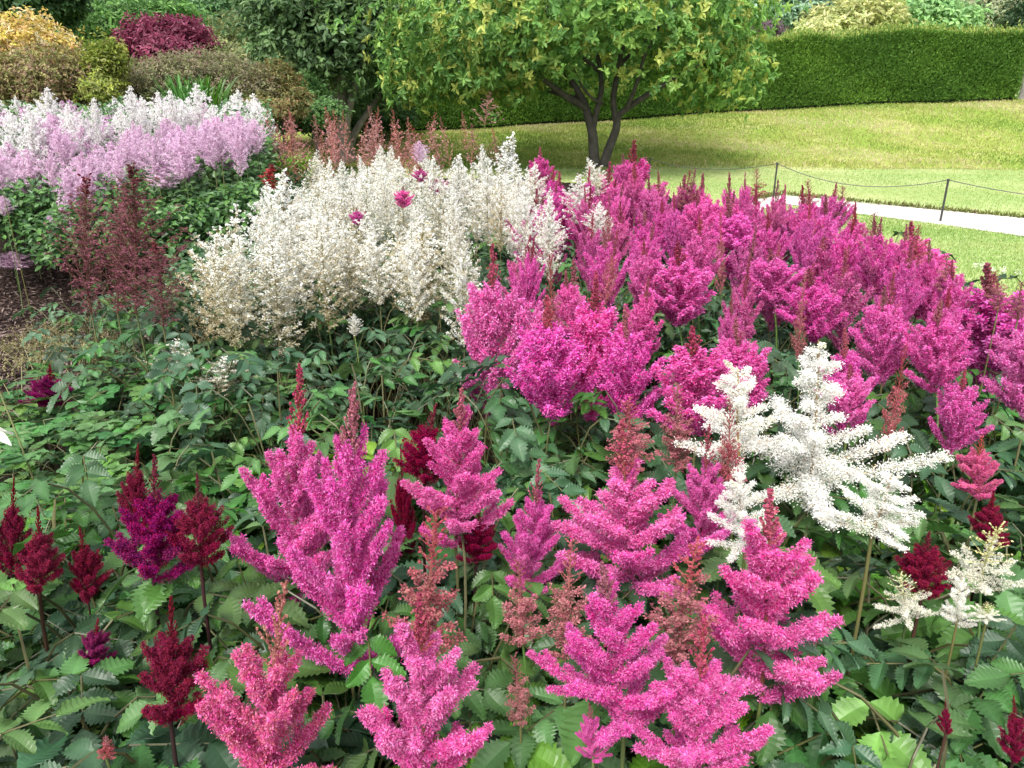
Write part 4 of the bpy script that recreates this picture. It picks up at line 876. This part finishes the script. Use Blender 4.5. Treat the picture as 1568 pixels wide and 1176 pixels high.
# left-hand tree with pale trunk
tl = at_y(525, 215, 15.0)
shrub('broadleaf_tree', 'tree', 'dark green tree with a pale lower trunk left of the lawn tree', [L_(520, 20, 15, 120, 60), L_(420, 30, 14.6, 60, 50), L_(440, 80, 14.4, 55, 40), L_(560, 70, 14.8, 62, 55), L_(500, 90, 14.8, 60, 45), L_(580, 0, 15, 60, 70), L_(480, -20, 15, 100, 60), L_(590, 130, 15.6, 30, 45), L_(500, 145, 16.2, 70, 32)],
      5200, .13, .062, [(.12, .22, .095), (.155, .28, .11), (.085, .17, .07), (.20, .34, .13)], 41, trunk=(tl.x, tl.y, .15), rosette=4, up=.2, trunkc=(.26, .24, .21))
ANCHORS.append((500, 60, 'the dark left tree'))
BKF = 1.5
BK = [ # name, cat, label, lobes, n, leaf len, wid, colours, rosette
 ('golden_shrub', 'shrub', 'golden orange-tipped shrub at the top left', [L_(40, 65, 12.0, 60, 38), L_(85, 80, 12.0, 34, 26), L_(-20, 75, 12, 50, 40)], 3400, .075, .034, [(.48, .36, .12), (.50, .33, .16), (.40, .35, .09), (.52, .42, .26)], 3),
 ('brown_shrub', 'shrub', 'brownish olive shrub below the golden one', [L_(70, 120, 11.2, 72, 42), L_(0, 120, 11.2, 55, 40), L_(125, 125, 11.4, 40, 36)], 4200, .06, .028, [(.16, .15, .05), (.20, .14, .07), (.12, .14, .04), (.22, .20, .07), (.15, .09, .06)], 3),
 ('yellow_green_shrub', 'shrub', 'narrow yellow-green shrub left of the maroon maple', [L_(160, 105, 11.4, 30, 40), L_(175, 90, 11.4, 20, 26), L_(150, 140, 11, 24, 22)], 1800, .06, .028, [(.26, .28, .05), (.17, .22, .04), (.22, .23, .07)], 3),
 ('maroon_maple', 'tree', 'rounded deep maroon maple tree behind the shrubs', [L_(240, 60, 15.0, 50, 27), L_(290, 62, 15.0, 34, 24), L_(215, 78, 14.8, 26, 16), L_(260, 80, 14.6, 40, 18), L_(275, 45, 15.2, 34, 16)], 3400, .11, .045, [(.13, .022, .05), (.18, .035, .075), (.09, .018, .035), (.21, .06, .10)], 3),
 ('grey_brown_shrub', 'shrub', 'spreading grey-brown shrub in front of the maroon maple', [L_(250, 118, 12.2, 58, 28), L_(310, 105, 12.4, 52, 28), L_(355, 118, 12.4, 50, 32), L_(205, 138, 12, 34, 24), L_(395, 135, 12.4, 42, 24)], 6000, .055, .02, [(.19, .17, .10), (.23, .18, .13), (.14, .14, .08), (.16, .18, .07)], 3),
 ('olive_shrub', 'shrub', 'tawny olive shrub right of the grey-brown one', [L_(425, 128, 12.6, 36, 30), L_(450, 155, 12.4, 26, 24), L_(400, 165, 12, 40, 18)], 2800, .055, .025, [(.17, .16, .05), (.13, .15, .05), (.20, .13, .06)], 3),
 ('green_tree', 'tree', 'light green tree between golden shrub and maroon maple', [L_(150, 50, 18, 60, 34), L_(205, 30, 18.5, 60, 30), L_(110, 40, 18, 30, 20), L_(250, 20, 19, 50, 20)], 3200, .15, .07, [(.10, .22, .05), (.13, .27, .07), (.075, .17, .05)], 3),
 ('dark_tree', 'tree', 'dark tree overhanging the top left corner', [L_(60, -10, 16, 62, 36), L_(10, -5, 16, 55, 26), L_(100, 5, 16.2, 24, 28)], 3000, .15, .07, [(.03, .07, .025), (.045, .09, .03)], 3),
 ('green_tree', 'tree', 'mid green tree behind the maroon maple at the top', [L_(270, 8, 24, 70, 20), L_(340, 25, 23, 60, 40), L_(330, 70, 22, 50, 30)], 3600, .16, .08, [(.085, .17, .07), (.11, .20, .09), (.07, .14, .06)], 3),
 ('pale_shrub', 'shrub', 'pale olive bush above the grey-brown shrub', [L_(362, 60, 17, 38, 34), L_(345, 85, 16.5, 40, 24), L_(385, 95, 16, 30, 26)], 2400, .09, .045, [(.20, .22, .10), (.26, .27, .12), (.15, .18, .08)], 3),
 ('dark_shrub', 'shrub', 'dark green shrub mass under the dark left tree', [L_(480, 175, 17.5, 60, 32), L_(560, 170, 17.5, 60, 36), L_(430, 170, 17, 50, 25), L_(600, 150, 18, 40, 50)], 4600, .10, .05, [(.035, .08, .03), (.05, .11, .035), (.07, .14, .05)], 3),
 ('green_shrub', 'shrub', 'mid green shrub between grey-brown shrub and pale trunk', [L_(470, 150, 14.0, 34, 30), L_(495, 170, 13.6, 30, 18)], 1800, .07, .035, [(.07, .15, .05), (.09, .19, .05)], 3),
 ('bluegreen_tree', 'tree', 'hazy blue-green tree beyond the hedge beside the lawn tree', [L_(1175, 20, 34, 60, 32), L_(1230, 12, 34, 60, 38), L_(1270, 25, 35, 40, 20)], 3600, .30, .12, [(.17, .26, .17), (.21, .31, .21), (.13, .22, .14)], 3),
 ('yellow_tree', 'tree', 'pale yellow-green tree beyond the middle of the hedge', [L_(1280, 38, 30, 46, 24), L_(1330, 25, 30, 45, 28), L_(1250, 48, 29, 26, 12)], 3000, .22, .10, [(.36, .38, .15), (.42, .42, .20), (.29, .34, .14)], 3),
 ('green_tree', 'tree', 'light green tree beyond the right half of the hedge', [L_(1400, 22, 32, 64, 28), L_(1350, 10, 33, 40, 20), L_(1440, 30, 31, 50, 22)], 3400, .26, .12, [(.20, .34, .12), (.26, .40, .15), (.16, .28, .11)], 3),
 ('olive_tree', 'tree', 'grey-olive tree beyond the right end of the hedge', [L_(1500, 15, 33, 50, 28), L_(1530, 30, 32, 34, 22)], 2400, .24, .11, [(.24, .28, .16), (.20, .24, .13), (.30, .30, .18)], 3),
 ('purple_shrub', 'shrub', 'small purple-grey dome above the left end of hedge', [L_(1175, 48, 26, 26, 14)], 700, .12, .05, [(.12, .08, .10), (.10, .07, .08)], 3),
]
for i, (nm, cat, lb, lobes, n, ln, wd, cols, ro) in enumerate(BK):
    kw = {}
    if cat == 'tree': kw['trunk'] = (lobes[0][0][0], lobes[0][0][1], .14)
    shrub(nm, cat, lb, lobes, int(n * 1.15), ln * .9, wd * .9, [tuple(min(.7, q * BKF) for q in c_) for c_ in cols], 60 + i, rosette=ro, **kw)
ANCHORS += [(40, 60, 'the golden shrub'), (250, 60, 'the maroon maple')]
# far tree line
for i, px in enumerate(range(-250, 1900, 125)):
    Y = 52 + (i % 3) * 5; h = 30 - 22 * (i % 4 == 1) + 9 * math.sin(i * 2.3)
    shrub('distant_tree', 'tree', None, [L_(px, 70 - h, Y, 75, 55 + h * .4), L_(px + 50, 90, Y, 60, 45)], 2300, .5, .25, [(.17, .25, .13), (.22, .30, .16), (.14, .21, .11)], 200 + i, trunk=(at_y(px, 100, Y).x, Y, .2), rosette=3, group='distant trees beyond the garden')
    PENDING.append((bpy.context.scene.collection.objects[-1] if False else [o for o in COL.objects if o.name.startswith('distant_tree')][-1], 'distant hazy green tree', (px, 10)))
# ivy-dark tree at right edge
pr = at_y(1572, 165, 21.5)
shrub('dark_tree', 'tree', 'dark tree with grey trunk at the right edge past the hedge', [L_(1575, 45, 21.5, 34, 22), L_(1600, 20, 21.5, 50, 40)], 2400, .10, .05, [(.03, .08, .03), (.05, .11, .04)], 91, trunk=(pr.x, pr.y, .22), rosette=3, trunkc=(.22, .2, .19))

# ------------------------------------------------------------------ chain barrier
def post(px, top, bot, label):
    b = at_z(px, bot, 0); t = at_y(px, top, b.y); h = t.z
    o = empty('barrier_post', (b.x, b.y, 0), 'post', label, 'thin posts of the chain barrier beside the path'); mb = MB()
    tube(mb, [(0, 0, -.02), (0, 0, h * .5), (0, 0, h - .02)], .012, (.035, .035, .035), 8); add('shaft', mb.mesh('shaft', M['metal'], True), o)
    mb = MB(); tube(mb, [(0, 0, h - .02), (0, 0, h - .012), (0, 0, h), (0, 0, h + .004)], [.015, .018, .016, .002], (.04, .04, .04), 8); add('cap', mb.mesh('cap', M['metal'], True), o)
    return Vector((b.x, b.y, h - .01))
pA = post(1440, 274, 338, 'black barrier post standing at the pale path on the right')
pB = post(1184, 249, 303, 'black barrier post rising behind the pink back row')
pC = post(994, 242, 272, 'short black barrier post left of the others near tree shade')
pD = pA + Vector((3.0, -.9, 0))
def chain(a, b, sag, label):
    k = 34; mb = MB(); P = [a.lerp(b, t) - Vector((0, 0, 4 * sag * t * (1 - t))) for t in np.linspace(0, 1, k)]
    tube(mb, [np.array(p - a) for p in P], .005, (.10, .10, .09), 5)
    o = add('barrier_rope', mb.mesh('barrier_rope', M['metal'], True), None, a); tag(o, 'rope', label, 'ropes of the barrier')
chain(pB, pA, .17, 'thin sagging rope between the two taller black posts')
chain(pA, pD, .17, 'thin rope running from the rightmost post out of frame')
chain(pC, pB, .12, 'thin rope from the short post behind the pink plumes')
# clover flower patch in the lawn
for k in range(9):
    p = at_z(1532 + random.gauss(0, 16), 416 + random.gauss(0, 4), 0); n = 30; mb = MB(); P = rng.normal(size=(n, 3)) * .009 + [0, 0, .035]
    kites(mb, P, unit(P - [0, 0, .035]), .012, .008, (.75, .75, .66), (.8, .8, .74)); tube(mb, [(0, 0, 0), (.002, 0, .035)], .001, (.2, .3, .08), 4)
    o = add('clover_flower', mb.mesh('clover_flower', M['white_petal']), None, (p.x, p.y, 0)); tag(o, 'flower', 'small white clover flower in the pale patch of the near lawn', 'white clover flowers in the near lawn')

# ------------------------------------------------------------------ labels for everything still without one
def label_pass():
    used = {o['label'] for o in COL.objects if 'label' in o.keys()}
    groups = {}
    for o, noun, (px, py) in PENDING:
        best = sorted(ANCHORS, key=lambda a: (a[0] - px) ** 2 + ((a[1] - py) * 1.4) ** 2)[0]
        dx, dy = px - best[0], (py - best[1]) * 1.2
        rel = ('right of' if dx > 0 else 'left of') if abs(dx) > abs(dy) else ('below' if dy > 0 else 'above')
        groups.setdefault((noun, rel, best[2]), []).append((dx * dx + dy * dy, o))
    ORD = ['nearest', 'second nearest', 'third nearest', 'fourth nearest', 'fifth nearest', 'sixth nearest', 'seventh nearest', 'eighth nearest', 'ninth nearest', 'tenth nearest']
    for (noun, rel, ph), L in groups.items():
        L.sort(key=lambda q: q[0])
        for i, (_, o) in enumerate(L):
            if len(L) == 1: t = f'{noun} {rel} {ph}'
            elif i < 10: t = f'{ORD[i]} {noun} {rel} {ph}'
            else: t = f'{i + 1}th nearest {noun} {rel} {ph}'
            t = ' '.join(t.replace(' of large toothed leaves', ' of toothed leaves').split()[:16]) if len(t.split()) > 16 else t
            o['label'] = t
label_pass()
print('objects', len(COL.objects), 'flowers', len(FLOWERS), 'verts', sum(len(m.vertices) for m in bpy.data.meshes))
